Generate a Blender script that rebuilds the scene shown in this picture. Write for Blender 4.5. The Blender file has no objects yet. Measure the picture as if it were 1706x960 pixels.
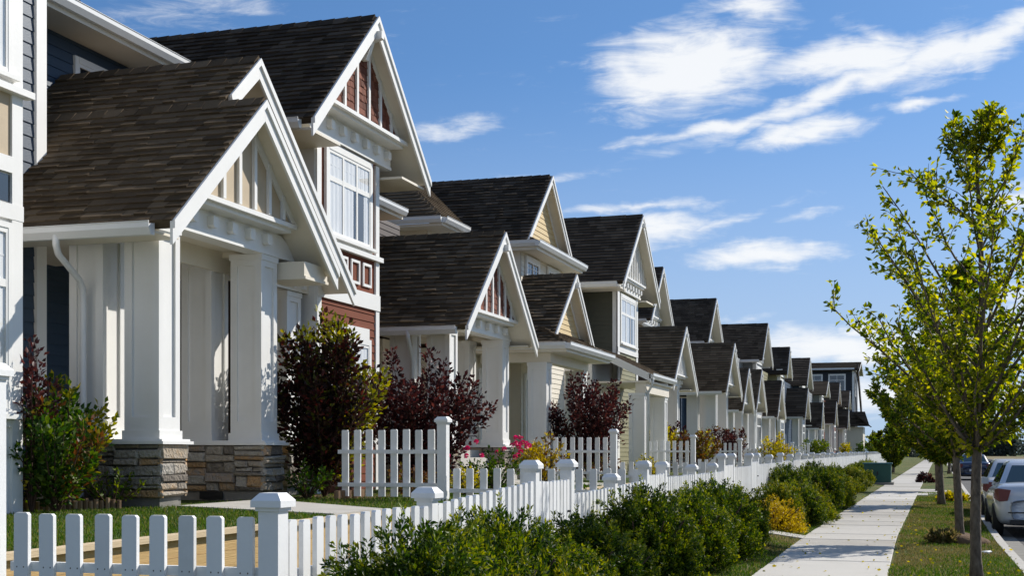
import bpy, math, random
import numpy as np
from mathutils import Vector
R = math.radians
scene = bpy.context.scene
COL = scene.collection

# ------------------------------------------------------------------ camera
TH = math.atan((1528 - 853) / 2214)          # the street runs along +Y; the camera looks 17 degrees left of it
cam = bpy.data.cameras.new('camera'); co = bpy.data.objects.new('camera', cam); COL.objects.link(co)
co.location = (0, 0, 1.5); co.rotation_euler = (R(90), 0, TH)
cam.sensor_width = 36; cam.lens = 2214 / 1706 * 36; cam.shift_y = 272 / 1706
cam.clip_start = .1; cam.clip_end = 3000
scene.camera = co

# ------------------------------------------------------------------ light
SUN_EL, SUN_AZ = R(36), R(53)                 # azimuth measured from +X towards +Y
sv = Vector((math.cos(SUN_EL) * math.cos(SUN_AZ), math.cos(SUN_EL) * math.sin(SUN_AZ), math.sin(SUN_EL)))
sl = bpy.data.lights.new('sun', 'SUN'); sl.energy = 4.9; sl.angle = R(.5); sl.color = (1, .95, .87)
so = bpy.data.objects.new('sun', sl); COL.objects.link(so); so.rotation_euler = sv.to_track_quat('Z', 'Y').to_euler()
scene.view_settings.view_transform = 'Standard'; scene.view_settings.look = 'None'
scene.view_settings.gamma = 1; scene.view_settings.exposure = 0.2
scene.view_settings.use_curve_mapping = False
SKY_STRENGTH = .15

def build_world():
    w = bpy.data.worlds.new('World'); scene.world = w; w.use_nodes = True
    nt = w.node_tree; N = nt.nodes; L = nt.links; N.clear()
    def M(op, a, b=None, c=None):
        n = N.new('ShaderNodeMath'); n.operation = op
        for i, x in enumerate((a, b, c)):
            if x is None: continue
            if isinstance(x, (int, float)): n.inputs[i].default_value = x
            else: L.new(x, n.inputs[i])
        return n.outputs[0]
    out = N.new('ShaderNodeOutputWorld'); bg = N.new('ShaderNodeBackground'); L.new(bg.outputs[0], out.inputs[0])
    bg.inputs[1].default_value = SKY_STRENGTH
    sky = N.new('ShaderNodeTexSky'); sky.sky_type = 'NISHITA'; sky.sun_disc = False
    sky.sun_elevation = SUN_EL; sky.sun_rotation = math.pi / 2 - SUN_AZ
    sky.air_density = 1.0; sky.dust_density = .3; sky.ozone_density = 3.0
    tc = N.new('ShaderNodeTexCoord')
    sp = N.new('ShaderNodeSeparateXYZ'); L.new(tc.outputs['Generated'], sp.inputs[0])
    x, y, z = sp.outputs
    # deeper blue: look the sky up a little higher than the true direction
    zz = M('ADD', M('MULTIPLY', M('MAXIMUM', z, 0), 1.9), .10)
    cb = N.new('ShaderNodeCombineXYZ'); L.new(x, cb.inputs[0]); L.new(y, cb.inputs[1]); L.new(zz, cb.inputs[2])
    nm = N.new('ShaderNodeVectorMath'); nm.operation = 'NORMALIZE'; L.new(cb.outputs[0], nm.inputs[0])
    L.new(nm.outputs[0], sky.inputs[0])
    tint = N.new('ShaderNodeMix'); tint.data_type = 'RGBA'; tint.blend_type = 'MULTIPLY'; tint.inputs[0].default_value = 1
    L.new(sky.outputs[0], tint.inputs[6]); tint.inputs[7].default_value = SKY_TINT
    # clouds live in (azimuth, elevation) degrees
    az = M('MULTIPLY', M('ARCTAN2', x, y), 57.2958)
    el = M('MULTIPLY', M('ARCSINE', z), 57.2958)
    hz = N.new('ShaderNodeMapRange'); hz.interpolation_type = 'SMOOTHSTEP'; hz.inputs['From Min'].default_value = 17; hz.inputs['From Max'].default_value = 0; hz.inputs['To Max'].default_value = .9
    L.new(el, hz.inputs['Value'])
    pale = N.new('ShaderNodeMix'); pale.data_type = 'RGBA'; L.new(hz.outputs[0], pale.inputs[0]); L.new(tint.outputs[2], pale.inputs[6]); pale.inputs[7].default_value = (2.7, 3.4, 4.4, 1)
    vec = N.new('ShaderNodeCombineXYZ'); L.new(az, vec.inputs[0]); L.new(el, vec.inputs[1])
    def pos(u, v):
        ph = math.atan((u - 853) / 2214)
        return math.degrees(ph - TH), math.degrees(math.atan((752 - v) / 2214 * math.cos(ph)))
    # warp
    wn = N.new('ShaderNodeTexNoise'); wn.inputs['Scale'].default_value = .55; wn.inputs['Detail'].default_value = 4
    L.new(vec.outputs[0], wn.inputs['Vector'])
    ws = N.new('ShaderNodeVectorMath'); ws.operation = 'SUBTRACT'; L.new(wn.outputs['Color'], ws.inputs[0]); ws.inputs[1].default_value = (.5, .5, .5)
    wm = N.new('ShaderNodeVectorMath'); wm.operation = 'MULTIPLY_ADD'; L.new(ws.outputs[0], wm.inputs[0]); wm.inputs[1].default_value = (2.6, 1.0, 0)
    L.new(vec.outputs[0], wm.inputs[2])
    mask = None
    # (u, v, half-width, half-height, turn in degrees, strength)
    blobs = [(1145, 118, 165, 74, 8, 1.15), (1050, 118, 90, 55, -8, .8), (1200, 85, 110, 45, -20, .9), (1420, 98, 190, 34, 3, 1.05), (1560, 92, 130, 42, 10, 1.0), (1470, 62, 70, 22, -18, .7), (1650, 66, 170, 36, 22, 1.0),
             (1420, 140, 380, 22, 17, .85), (1190, 212, 190, 15, 9, .8), (1345, 222, 110, 28, 6, .95), (1525, 172, 80, 10, 4, .85),
             (1250, 12, 100, 24, -4, .75), (1180, 70, 190, 30, 12, .35), (1060, 345, 170, 12, 3, .7), (1090, 385, 120, 34, 4, .9), (1180, 378, 170, 14, 14, .55), (1275, 424, 135, 22, 2, 1.0),
             (1330, 362, 60, 12, 12, .6), (760, 212, 90, 22, 6, .6), (900, 300, 120, 10, 8, .4), (340, 10, 170, 40, 12, .42), (1400, 578, 190, 36, -4, .95), (1600, 560, 220, 34, 3, .9), (1440, 550, 80, 20, 8, .8), (1230, 532, 60, 9, 0, .5),
             (1500, 660, 400, 40, 0, .85), (1750, 320, 180, 40, 10, .6), (1790, 480, 180, 40, 4, .9)]
    for u, v, a, b, t, s in blobs:
        cx, cy = pos(u, v); k = 57.3 / 2214
        s1 = N.new('ShaderNodeVectorMath'); s1.operation = 'SUBTRACT'; L.new(wm.outputs[0], s1.inputs[0]); s1.inputs[1].default_value = (cx, cy, 0)
        rt = N.new('ShaderNodeVectorRotate'); rt.rotation_type = 'Z_AXIS'; rt.inputs['Angle'].default_value = -R(t); L.new(s1.outputs[0], rt.inputs[0])
        dv = N.new('ShaderNodeVectorMath'); dv.operation = 'MULTIPLY'; L.new(rt.outputs[0], dv.inputs[0]); dv.inputs[1].default_value = (1 / (a * k), 1 / (b * k), 0)
        ln = N.new('ShaderNodeVectorMath'); ln.operation = 'LENGTH'; L.new(dv.outputs[0], ln.inputs[0])
        m = M('MULTIPLY', M('MAXIMUM', M('SUBTRACT', 1.25, ln.outputs['Value']), 0), s)
        mask = m if mask is None else M('MAXIMUM', mask, m)
    mp = N.new('ShaderNodeMapping'); mp.inputs['Scale'].default_value = (.36, 1.7, 1); mp.inputs['Rotation'].default_value = (0, 0, R(-13)); L.new(vec.outputs[0], mp.inputs['Vector'])
    n1 = N.new('ShaderNodeTexNoise'); n1.inputs['Scale'].default_value = .9; n1.inputs['Detail'].default_value = 11; n1.inputs['Roughness'].default_value = .66
    n1.inputs['Distortion'].default_value = .5
    L.new(mp.outputs[0], n1.inputs['Vector'])
    d = M('ADD', mask, M('MULTIPLY', M('SUBTRACT', n1.outputs[0], .5), 1.5))
    mr = N.new('ShaderNodeMapRange'); mr.interpolation_type = 'SMOOTHSTEP'; mr.inputs['From Min'].default_value = .12; mr.inputs['From Max'].default_value = 1.05
    L.new(d, mr.inputs['Value'])
    # clouds elsewhere round the sky
    n2 = N.new('ShaderNodeTexNoise'); n2.inputs['Scale'].default_value = 2.2; n2.inputs['Detail'].default_value = 7
    L.new(tc.outputs['Generated'], n2.inputs['Vector'])
    away = M('MULTIPLY', M('GREATER_THAN', M('ABSOLUTE', M('ADD', az, 17.0)), 26.0), 1.0)
    r2 = N.new('ShaderNodeMapRange'); r2.interpolation_type = 'SMOOTHSTEP'; r2.inputs['From Min'].default_value = .52; r2.inputs['From Max'].default_value = .7
    L.new(n2.outputs[0], r2.inputs['Value'])
    fac = M('MULTIPLY', M('MAXIMUM', mr.outputs[0], M('MULTIPLY', r2.outputs[0], away)), .93)
    mix = N.new('ShaderNodeMix'); mix.data_type = 'RGBA'; L.new(fac, mix.inputs[0]); L.new(pale.outputs[2], mix.inputs[6]); mix.inputs[7].default_value = CLOUD
    L.new(mix.outputs[2], bg.inputs[0])
SKY_TINT = (.56, .76, .88, 1); CLOUD = (5.6, 5.7, 5.8, 1)
build_world()

# ------------------------------------------------------------------ materials
MATS = {}
def new_mat(name):
    m = bpy.data.materials.new(name); m.use_nodes = True
    MATS[name] = m
    return m, m.node_tree.nodes, m.node_tree.links, m.node_tree.nodes['Principled BSDF']
def ramp(N, stops):
    r = N.new('ShaderNodeValToRGB'); e = r.color_ramp.elements
    while len(e) > 1: e.remove(e[-1])
    e[0].position = stops[0][0]; e[0].color = (*stops[0][1], 1)
    for p, c in stops[1:]:
        q = e.new(p); q.color = (*c, 1)
    return r
def surf(name, c1, c2=None, rough=.6, scale=3, bump=0, bscale=60, spec=.5, stretch=(1, 1, 1), extra=None):
    """noise-mottled paint, concrete, soil..."""
    m, N, L, B = new_mat(name)
    c2 = c2 or tuple(x * .86 for x in c1)
    tc = N.new('ShaderNodeTexCoord'); mp = N.new('ShaderNodeMapping'); mp.inputs['Scale'].default_value = stretch
    L.new(tc.outputs['Object'], mp.inputs['Vector'])
    n = N.new('ShaderNodeTexNoise'); n.inputs['Scale'].default_value = scale; n.inputs['Detail'].default_value = 8; n.inputs['Roughness'].default_value = .65
    L.new(mp.outputs[0], n.inputs['Vector'])
    r = ramp(N, [(.3, c2), (.68, c1)] + (extra or [])); L.new(n.outputs[0], r.inputs[0]); L.new(r.outputs[0], B.inputs['Base Color'])
    B.inputs['Roughness'].default_value = rough; B.inputs['Specular IOR Level'].default_value = spec
    if bump:
        b = N.new('ShaderNodeBump'); b.inputs['Strength'].default_value = bump; b.inputs['Distance'].default_value = .02
        n2 = N.new('ShaderNodeTexNoise'); n2.inputs['Scale'].default_value = bscale; n2.inputs['Detail'].default_value = 5
        L.new(mp.outputs[0], n2.inputs['Vector']); L.new(n2.outputs[0], b.inputs['Height']); L.new(b.outputs[0], B.inputs['Normal'])
    return m
def island(name, stops, rough=.8, noise=.35, scale=8, bump=.3, bscale=90, spec=.3, transl=0):
    """every loose piece (shingle, stone, leaf) takes its own colour"""
    m, N, L, B = new_mat(name)
    g = N.new('ShaderNodeNewGeometry'); r = ramp(N, stops); 
    tc = N.new('ShaderNodeTexCoord'); n = N.new('ShaderNodeTexNoise'); n.inputs['Scale'].default_value = scale; n.inputs['Detail'].default_value = 6
    L.new(tc.outputs['Object'], n.inputs['Vector'])
    mm = N.new('ShaderNodeMath'); mm.operation = 'MULTIPLY_ADD'; mm.inputs[1].default_value = noise * 2; 
    L.new(n.outputs[0], mm.inputs[0])
    sb = N.new('ShaderNodeMath'); sb.operation = 'SUBTRACT'; L.new(g.outputs['Random Per Island'], sb.inputs[0]); sb.inputs[1].default_value = noise
    L.new(sb.outputs[0], mm.inputs[2]); L.new(mm.outputs[0], r.inputs[0])
    L.new(r.outputs[0], B.inputs['Base Color']); B.inputs['Roughness'].default_value = rough; B.inputs['Specular IOR Level'].default_value = spec
    if bump:
        b = N.new('ShaderNodeBump'); b.inputs['Strength'].default_value = bump; b.inputs['Distance'].default_value = .01
        n2 = N.new('ShaderNodeTexNoise'); n2.inputs['Scale'].default_value = bscale; n2.inputs['Detail'].default_value = 4
        L.new(tc.outputs['Object'], n2.inputs['Vector']); L.new(n2.outputs[0], b.inputs['Height']); L.new(b.outputs[0], B.inputs['Normal'])
    if transl:
        t = N.new('ShaderNodeBsdfTranslucent'); L.new(r.outputs[0], t.inputs[0])
        hs = N.new('ShaderNodeHueSaturation'); hs.inputs['Saturation'].default_value = 1.15; hs.inputs['Value'].default_value = 1.7
        L.new(r.outputs[0], hs.inputs['Color']); L.new(hs.outputs[0], t.inputs[0])
        mx = N.new('ShaderNodeMixShader'); mx.inputs[0].default_value = transl
        o = N['Material Output']; L.new(B.outputs[0], mx.inputs[1]); L.new(t.outputs[0], mx.inputs[2]); L.new(mx.outputs[0], o.inputs[0])
    return m
WHITE = surf('white_paint', (.80, .79, .76), (.74, .73, .70), .5, 1.6, .06, 40)
FENCE = None
CREAMW = surf('offwhite_paint', (.76, .70, .59), (.70, .64, .53), .55, 1.6, .06, 40)
NAVY = surf('navy_siding', (.028, .055, .095), (.02, .042, .075), .5, 2, .12, 25, stretch=(1, 1, 8))
BROWN = surf('redbrown_siding', (.185, .052, .024), (.145, .04, .019), .7, 2, .12, 25, .15, stretch=(1, 1, 8))
DKBROWN = surf('dark_brown_siding', (.06, .04, .032), (.045, .03, .025), .6, 2, .12, 25, stretch=(1, 1, 8))
YELLOW = surf('cream_yellow_siding', (.62, .47, .24), (.55, .41, .20), .6, 2, .1, 25, stretch=(1, 1, 8))
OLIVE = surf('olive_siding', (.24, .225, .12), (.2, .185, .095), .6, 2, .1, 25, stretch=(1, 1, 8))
SHADED_OLIVE = surf('dark_olive_siding', (.075, .075, .05), (.06, .06, .04), .6, 2, .1, 25, stretch=(1, 1, 8))  # olive siding with the shade of the side walls put into its colour
GREYS = surf('grey_siding', (.25, .27, .29), (.2, .22, .24), .6, 2, .1, 25, stretch=(1, 1, 8))
BEIGE = surf('beige_panel', (.50, .40, .27), (.44, .35, .235), .65, 4, .1, 60)
ROOF = island('roof_shingle', [(0, (.062, .045, .028)), (.4, (.09, .066, .043)), (.7, (.108, .081, .053)), (1, (.14, .105, .07))], .95, .26, 1.6, .5, 160, .08)
ROOF_SHADED = island('charcoal_shingle', [(0, (.032, .025, .018)), (.4, (.050, .039, .029)), (.7, (.064, .050, .037)), (1, (.088, .070, .053))], .95, .26, 1.6, .5, 160, .08)  # the upper slopes' darkness from their angle to the sun is painted in
FENCE = island('fence_paint', [(0, (.62, .62, .60)), (.25, (.74, .74, .73)), (.6, (.80, .80, .79)), (1, (.83, .83, .82))], .5, .28, 7, .12, 60, .4)
WALLSH = island('red_wall_shingle', [(0, (.10, .035, .022)), (.5, (.17, .062, .04)), (1, (.25, .10, .065))], .85, .15, 9, .4, 90, .2)
STONE = island('ledge_stone', [(0, (.14, .12, .10)), (.22, (.27, .235, .19)), (.42, (.42, .39, .345)), (.6, (.33, .27, .20)), (.72, (.44, .27, .13)), (.86, (.30, .27, .24)), (1, (.52, .30, .13))], .9, .14, 14, 1.0, 26, .3)
for n_ in STONE.node_tree.nodes:
    if n_.type == 'BUMP': n_.inputs['Distance'].default_value = .045
MORTAR = surf('mortar', (.10, .095, .085), None, .95, 20, .4)
CONC = surf('concrete', (.50, .475, .43), (.41, .385, .345), .85, 2.2, .25, 70, .3)
CONCD = surf('old_concrete', (.26, .245, .215), (.18, .17, .15), .9, 3, .3, 60, .3)
ASPH = surf('asphalt', (.105, .10, .095), (.075, .072, .07), .9, 1.5, .4, 150, .3)
SOIL = surf('soil_mulch', (.17, .105, .06), (.07, .045, .028), .95, 5, .8, 30, .2)
WOODY = surf('retaining_timber', (.56, .38, .17), (.43, .28, .115), .75, 3, .3, 20, .3, stretch=(2, .25, 6))
LOGW = island('edging_log', [(0, (.14, .085, .05)), (.5, (.24, .15, .085)), (1, (.33, .22, .13))], .9, .2, 10, .5, 40)
BARK = surf('bark', (.21, .17, .125), (.055, .042, .032), .9, 16, .9, 45, .2, stretch=(1, 1, .45))
STEM = surf('shrub_stem', (.10, .06, .04), (.05, .03, .022), .9, 14, .4, 45, .2)
METALW = surf('white_gutter', (.74, .745, .74), (.68, .685, .68), .38, 2, 0)
DOORM = surf('door_paint', (.16, .05, .028), (.12, .035, .02), .4, 3, .1)
BLACKM = surf('black_metal', (.012, .012, .013), None, .4, 3)
BOXG = surf('green_box_paint', (.010, .075, .06), (.008, .062, .05), .45, 4, .05)
ROCK = surf('boulder', (.14, .14, .145), (.05, .05, .055), .85, 4, .6, 14)
CURT = surf('curtain', (.78, .78, .76), (.7, .7, .69), .8, 3)
DARKIN = surf('dark_interior', (.02, .022, .025), None, .8, 3)
TEAL = surf('teal_shade', (.03, .10, .11), (.02, .07, .08), .5, 3)
def grass_ground():
    m, N, L, B = new_mat('grass_ground')
    tc = N.new('ShaderNodeTexCoord')
    n = N.new('ShaderNodeTexNoise'); n.inputs['Scale'].default_value = .55; n.inputs['Detail'].default_value = 6; n.inputs['Roughness'].default_value = .7
    L.new(tc.outputs['Object'], n.inputs['Vector'])
    r = ramp(N, [(.34, (.045, .095, .014)), (.5, (.075, .105, .02)), (.62, (.15, .135, .045)), (.74, (.20, .155, .065))]); L.new(n.outputs[0], r.inputs[0])
    n2 = N.new('ShaderNodeTexNoise'); n2.inputs['Scale'].default_value = 45; n2.inputs['Detail'].default_value = 4
    L.new(tc.outputs['Object'], n2.inputs['Vector'])
    mx = N.new('ShaderNodeMix'); mx.data_type = 'RGBA'; mx.blend_type = 'MULTIPLY'; mx.inputs[0].default_value = .6
    r2 = ramp(N, [(.3, (.45, .45, .4)), (.7, (1.2, 1.2, 1.1))]); L.new(n2.outputs[0], r2.inputs[0])
    L.new(r.outputs[0], mx.inputs[6]); L.new(r2.outputs[0], mx.inputs[7]); L.new(mx.outputs[2], B.inputs['Base Color'])
    B.inputs['Roughness'].default_value = .95; B.inputs['Specular IOR Level'].default_value = .15
    b = N.new('ShaderNodeBump'); b.inputs['Strength'].default_value = .8; b.inputs['Distance'].default_value = .04
    L.new(n2.outputs[0], b.inputs['Height']); L.new(b.outputs[0], B.inputs['Normal'])
    return m
GRASS = grass_ground()
def dry_ground():
    m = GRASS.copy(); m.name = 'verge_ground'
    r = [n for n in m.node_tree.nodes if n.type == 'VALTORGB'][0].color_ramp.elements
    for e, c in zip(r, ((.05, .10, .015), (.10, .115, .028), (.16, .135, .05), (.22, .17, .08))): e.color = (*c, 1)
    return m
VERGE = dry_ground()
def leafm(name, stops, tr=.35, rough=.5): return island(name, stops, rough, .12, 3, 0, 1, .2, tr)
L_TREE = leafm('tree_leaf', [(0, (.03, .06, .008)), (.4, (.12, .155, .012)), (.7, (.29, .30, .025)), (1, (.46, .42, .04))], .55)
L_DEEP = leafm('deep_green_leaf', [(0, (.028, .06, .008)), (.45, (.075, .12, .012)), (.8, (.19, .21, .02)), (1, (.34, .31, .03))], .45)
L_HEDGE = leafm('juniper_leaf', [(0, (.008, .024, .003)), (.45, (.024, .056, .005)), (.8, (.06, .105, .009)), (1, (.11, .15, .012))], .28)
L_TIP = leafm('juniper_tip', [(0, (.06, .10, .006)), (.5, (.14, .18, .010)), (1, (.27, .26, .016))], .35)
L_LIME = leafm('lime_leaf', [(0, (.03, .065, .006)), (.5, (.085, .125, .010)), (1, (.2, .22, .016))], .3)
L_YTIP = leafm('lime_tip', [(0, (.12, .14, .01)), (.5, (.24, .23, .015)), (1, (.36, .30, .02))], .3)
L_GOLD = leafm('golden_leaf', [(0, (.20, .13, .008)), (.5, (.42, .29, .012)), (1, (.62, .47, .03))], .3)
L_PURP = leafm('purple_leaf', [(0, (.014, .006, .007)), (.5, (.038, .012, .013)), (.85, (.08, .022, .02)), (1, (.15, .055, .045))], .3, .45)
L_PYEL = leafm('purple_to_yellow_leaf', [(0, (.012, .008, .007)), (.55, (.032, .014, .012)), (.8, (.085, .018, .016)), (.88, (.04, .05, .01)), (1, (.10, .10, .012))], .3, .45)
L_YELL = leafm('yellow_leaf', [(0, (.12, .13, .008)), (.5, (.33, .27, .01)), (1, (.55, .42, .02))], .4)
L_GREEN = leafm('shrub_green_leaf', [(0, (.016, .045, .006)), (.5, (.04, .09, .01)), (1, (.13, .18, .02))], .3)
L_RUST = leafm('rust_leaf', [(0, (.06, .03, .01)), (.5, (.16, .06, .025)), (1, (.12, .14, .02))], .3)
L_PINK = leafm('pink_petal', [(0, (.55, .03, .12)), (1, (.8, .09, .25))], .2)
L_BLADE = leafm('grass_blade', [(0, (.03, .075, .010)), (.5, (.065, .125, .014)), (.85, (.13, .16, .03)), (1, (.26, .21, .08))], .3, .6)
L_DRY = leafm('dry_grass_blade', [(0, (.07, .08, .02)), (.5, (.16, .135, .05)), (1, (.30, .22, .10))], .3, .6)
L_FAR = leafm('far_tree_leaf', [(0, (.06, .08, .06)), (1, (.11, .13, .10))], .2)  # distance haze is put into this paler leaf colour
def glassm(name, base=(.015, .02, .025), ior=1.9, rough=.02, alpha=None):
    m, N, L, B = new_mat(name)
    B.inputs['Base Color'].default_value = (*base, 1); B.inputs['Roughness'].default_value = rough; B.inputs['IOR'].default_value = ior
    if alpha:
        g = N.new('ShaderNodeBsdfGlossy'); g.inputs['Roughness'].default_value = rough
        t = N.new('ShaderNodeBsdfTransparent'); lw = N.new('ShaderNodeLayerWeight'); lw.inputs[0].default_value = .5
        p5 = N.new('ShaderNodeMath'); p5.operation = 'POWER'; L.new(lw.outputs['Facing'], p5.inputs[0]); p5.inputs[1].default_value = 4
        f = N.new('ShaderNodeMath'); f.operation = 'MULTIPLY_ADD'; L.new(p5.outputs[0], f.inputs[0]); f.inputs[1].default_value = .85; f.inputs[2].default_value = .1
        mx = N.new('ShaderNodeMixShader'); L.new(f.outputs[0], mx.inputs[0]); L.new(t.outputs[0], mx.inputs[1]); L.new(g.outputs[0], mx.inputs[2])
        L.new(mx.outputs[0], N['Material Output'].inputs[0])
    return m
GLASS = glassm('window_glass'); PANE = glassm('clear_pane', ior=1.75, alpha=True)
CARGL = glassm('car_glass', (.03, .05, .06), 1.7)
def paintm(name, c, metal=.0):
    m, N, L, B = new_mat(name); B.inputs['Base Color'].default_value = (*c, 1); B.inputs['Metallic'].default_value = metal
    B.inputs['Roughness'].default_value = .33; B.inputs['Coat Weight'].default_value = .8; B.inputs['Coat Roughness'].default_value = .06
    return m
SILVER = paintm('silver_car_paint', (.56, .60, .65), .15); CWHITE = paintm('pale_car_paint', (.62, .63, .64), .1)
CBLUE = paintm('dark_blue_car_paint', (.012, .022, .06)); CBLACK = paintm('black_car_paint', (.01, .01, .012))
REDL = paintm('tail_light_red', (.12, .003, .008)); REDL.node_tree.nodes['Principled BSDF'].inputs['Coat Weight'].default_value = .2; RUBBER = surf('rubber', (.015, .015, .015), None, .8, 10)
RIM = paintm('alloy', (.45, .45, .46), .8); PLATE = surf('number_plate', (.65, .66, .68), None, .5, 3); HEADL = paintm('headlight_lens', (.7, .7, .72), .3)

# ------------------------------------------------------------------ mesh helpers
class MB:
    def __init__(s): s.v = []; s.f = []; s.m = []
    def poly(s, pts, mi=0):
        k = len(s.v); s.v += [tuple(p) for p in pts]; s.f.append(tuple(range(k, k + len(pts)))); s.m.append(mi)
    def mesh(s, vs, fs, mi=0):
        k = len(s.v); s.v += [tuple(p) for p in vs]
        s.f += [tuple(i + k for i in f) for f in fs]; s.m += [mi] * len(fs)
    def box(s, x0, x1, y0, y1, z0, z1, mi=0):
        s.mesh([(x0, y0, z0), (x1, y0, z0), (x1, y1, z0), (x0, y1, z0), (x0, y0, z1), (x1, y0, z1), (x1, y1, z1), (x0, y1, z1)],
               [(0, 3, 2, 1), (4, 5, 6, 7), (0, 1, 5, 4), (1, 2, 6, 5), (2, 3, 7, 6), (3, 0, 4, 7)], mi)
    def prism(s, poly, axis, a, b, mi=0):
        """poly in the two other axes (in x,y,z order), extruded along axis from a to b"""
        def P(p, t):
            q = list(p); q.insert('xyz'.index(axis), t); return q
        n = len(poly)
        s.mesh([P(p, a) for p in poly] + [P(p, b) for p in poly],
               [tuple(range(n))[::-1], tuple(range(n, 2 * n))] + [(i, (i + 1) % n, (i + 1) % n + n, i + n) for i in range(n)], mi)
    def tube(s, pts, rad, n=6, mi=0, cap=True):
        pts = [Vector(p) for p in pts]; rings = []
        for i, p in enumerate(pts):
            d = (pts[min(i + 1, len(pts) - 1)] - pts[max(i - 1, 0)]).normalized()
            a = d.cross(Vector((.31, .87, .38))).normalized(); b = d.cross(a)
            r = rad[i] if hasattr(rad, '__len__') else rad
            rings.append([p + (a * math.cos(6.28319 * k / n) + b * math.sin(6.28319 * k / n)) * r for k in range(n)])
        vs = [q for r in rings for q in r]
        fs = [(i * n + k, i * n + (k + 1) % n, (i + 1) * n + (k + 1) % n, (i + 1) * n + k) for i in range(len(pts) - 1) for k in range(n)]
        if cap: fs += [tuple(range(n))[::-1], tuple(range((len(pts) - 1) * n, len(pts) * n))]
        s.mesh(vs, fs, mi)
    def build(s, name, mats, parent=None, smooth=False):
        me = bpy.data.meshes.new(name)
        off = Vector((0, 0, 0)); p = parent
        while p is not None: off += p.location; p = p.parent
        me.from_pydata([(a - off.x, b - off.y, c - off.z) for a, b, c in s.v], [], s.f)
        if not isinstance(mats, (list, tuple)): mats = [mats]
        for m in mats: me.materials.append(m)
        if len(mats) > 1: me.polygons.foreach_set('material_index', s.m)
        if smooth: me.polygons.foreach_set('use_smooth', [True] * len(s.f))
        o = bpy.data.objects.new(name, me); COL.objects.link(o)
        if parent is not None: o.parent = parent
        return o
def tag(o, label=None, cat=None, group=None, kind=None):
    if label: o['label'] = label
    if cat: o['category'] = cat
    if group: o['group'] = group
    if kind: o['kind'] = kind
    return o
def thing(name, loc, label, cat, group=None):
    o = bpy.data.objects.new(name, None); COL.objects.link(o); o.location = loc; o.empty_display_size = .3
    return tag(o, label, cat, group)
def copy_tree(o, parent=None):
    c = o.copy(); COL.objects.link(c); c.parent = parent
    for ch in list(o.children): copy_tree(ch, c)
    return c
class Fr:
    """a facade plane: u along it, v up, n out of it"""
    def __init__(s, side, at):
        s.side = side; s.at = at
    def p(s, u, v, n):
        return (s.at + n, u, v) if s.side == 'x' else (u, s.at - n, v)
    def box(s, mb, u0, u1, v0, v1, n0, n1, mi=0):
        a = s.p(u0, v0, n0); b = s.p(u1, v1, n1)
        mb.box(min(a[0], b[0]), max(a[0], b[0]), min(a[1], b[1]), max(a[1], b[1]), min(a[2], b[2]), max(a[2], b[2]), mi)
    def quad(s, mb, u0, u1, v0, v1, n, mi=0):
        mb.poly([s.p(u0, v0, n), s.p(u1, v0, n), s.p(u1, v1, n), s.p(u0, v1, n)], mi)
def clap(mb, fr, u0, u1, v0, v1, e=.13, mi=0, clip=None):
    """lapped boards on a facade; clip(v) -> (u0,u1)"""
    v = v0
    while v < v1 - .01:
        w = min(v + e, v1); a, b = (u0, u1) if clip is None else clip(v); c, d = (u0, u1) if clip is None else clip(w)
        if b > a + .02:
            if d < c: c = d = (c + d) / 2
            mb.mesh([fr.p(a, v, .001), fr.p(b, v, .001), fr.p(b, v, .018), fr.p(a, v, .018), fr.p(d, w, .004), fr.p(c, w, .004)],
                    [(0, 1, 2, 3), (3, 2, 4, 5)], mi)
        v = w

# ------------------------------------------------------------------ roofs
rs = random.Random(7)
def shingles(mb, A, U, V, Nn, L, l0, r0, l1, r1, lod=0):
    e = (.145, .165, .25)[lod]; wmin, wmax = ((.15, .34), (.18, .42), (.8, 1.6))[lod]
    k = 0; nrow = max(1, int(round(L / e))); e = L / nrow
    for k in range(nrow):
        va, vb = k * e, (k + 1) * e + .004; t = k / nrow
        a = l0 + (l1 - l0) * (t + .5 / nrow); b = r0 + (r1 - r0) * (t + .5 / nrow)
        if b - a < .05: continue
        u = a
        first = rs.uniform(.08, wmax)
        while u < b - 1e-3:
            w = first if u == a else rs.uniform(wmin, wmax)
            x = min(u + w, b)
            if b - x < .06: x = b
            th = rs.choice((.022, .028, .036)) if lod == 0 else (.026 if lod == 1 else .03)
            dv = rs.choice((0, 0, -.012)) if lod == 0 else 0
            P = lambda uu, vv, nn: A + U * uu + V * vv + Nn * nn
            g = .0
            mb.mesh([P(u + g, va + dv, 0), P(x - g, va + dv, 0), P(u + g, va + dv, th), P(x - g, va + dv, th), P(x - g, vb, .003), P(u + g, vb, .003)],
                    [(0, 1, 3, 2), (2, 3, 4, 5), (0, 2, 5), (1, 4, 3)])
            u = x
def slab(mb, A, U, V, Nn, L, l0, r0, l1, r1, th=.09, mi=0):
    P = lambda u, v, n: A + U * u + V * v + Nn * n
    q = [(l0, 0), (r0, 0), (r1, L), (l1, L)]
    mb.mesh([P(u, v, 0) for u, v in q] + [P(u, v, -th) for u, v in q],
            [(0, 1, 2, 3), (7, 6, 5, 4)] + [(i, i + 4, (i + 1) % 4 + 4, (i + 1) % 4) for i in range(4)], mi)
def gutter(root, axis, c, a, b, z, out, name='gutter'):
    """axis: direction it runs; c: fascia plane; out: +1/-1 side it hangs on; z: top"""
    prof = [(0, 0), (0, -.135), (.075, -.135), (.125, -.06), (.125, 0), (.135, .006), (.135, .012), (.115, .012), (.115, -.02)]
    mb = MB()
    if axis == 'x': mb.prism([(c + out * p, z + q) for p, q in prof], 'x', a, b)
    else: mb.prism([(c + out * p, z + q) for p, q in prof], 'y', a, b)
    # fascia side and lip are one profile
    return mb.build(name, METALW, root)
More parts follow.
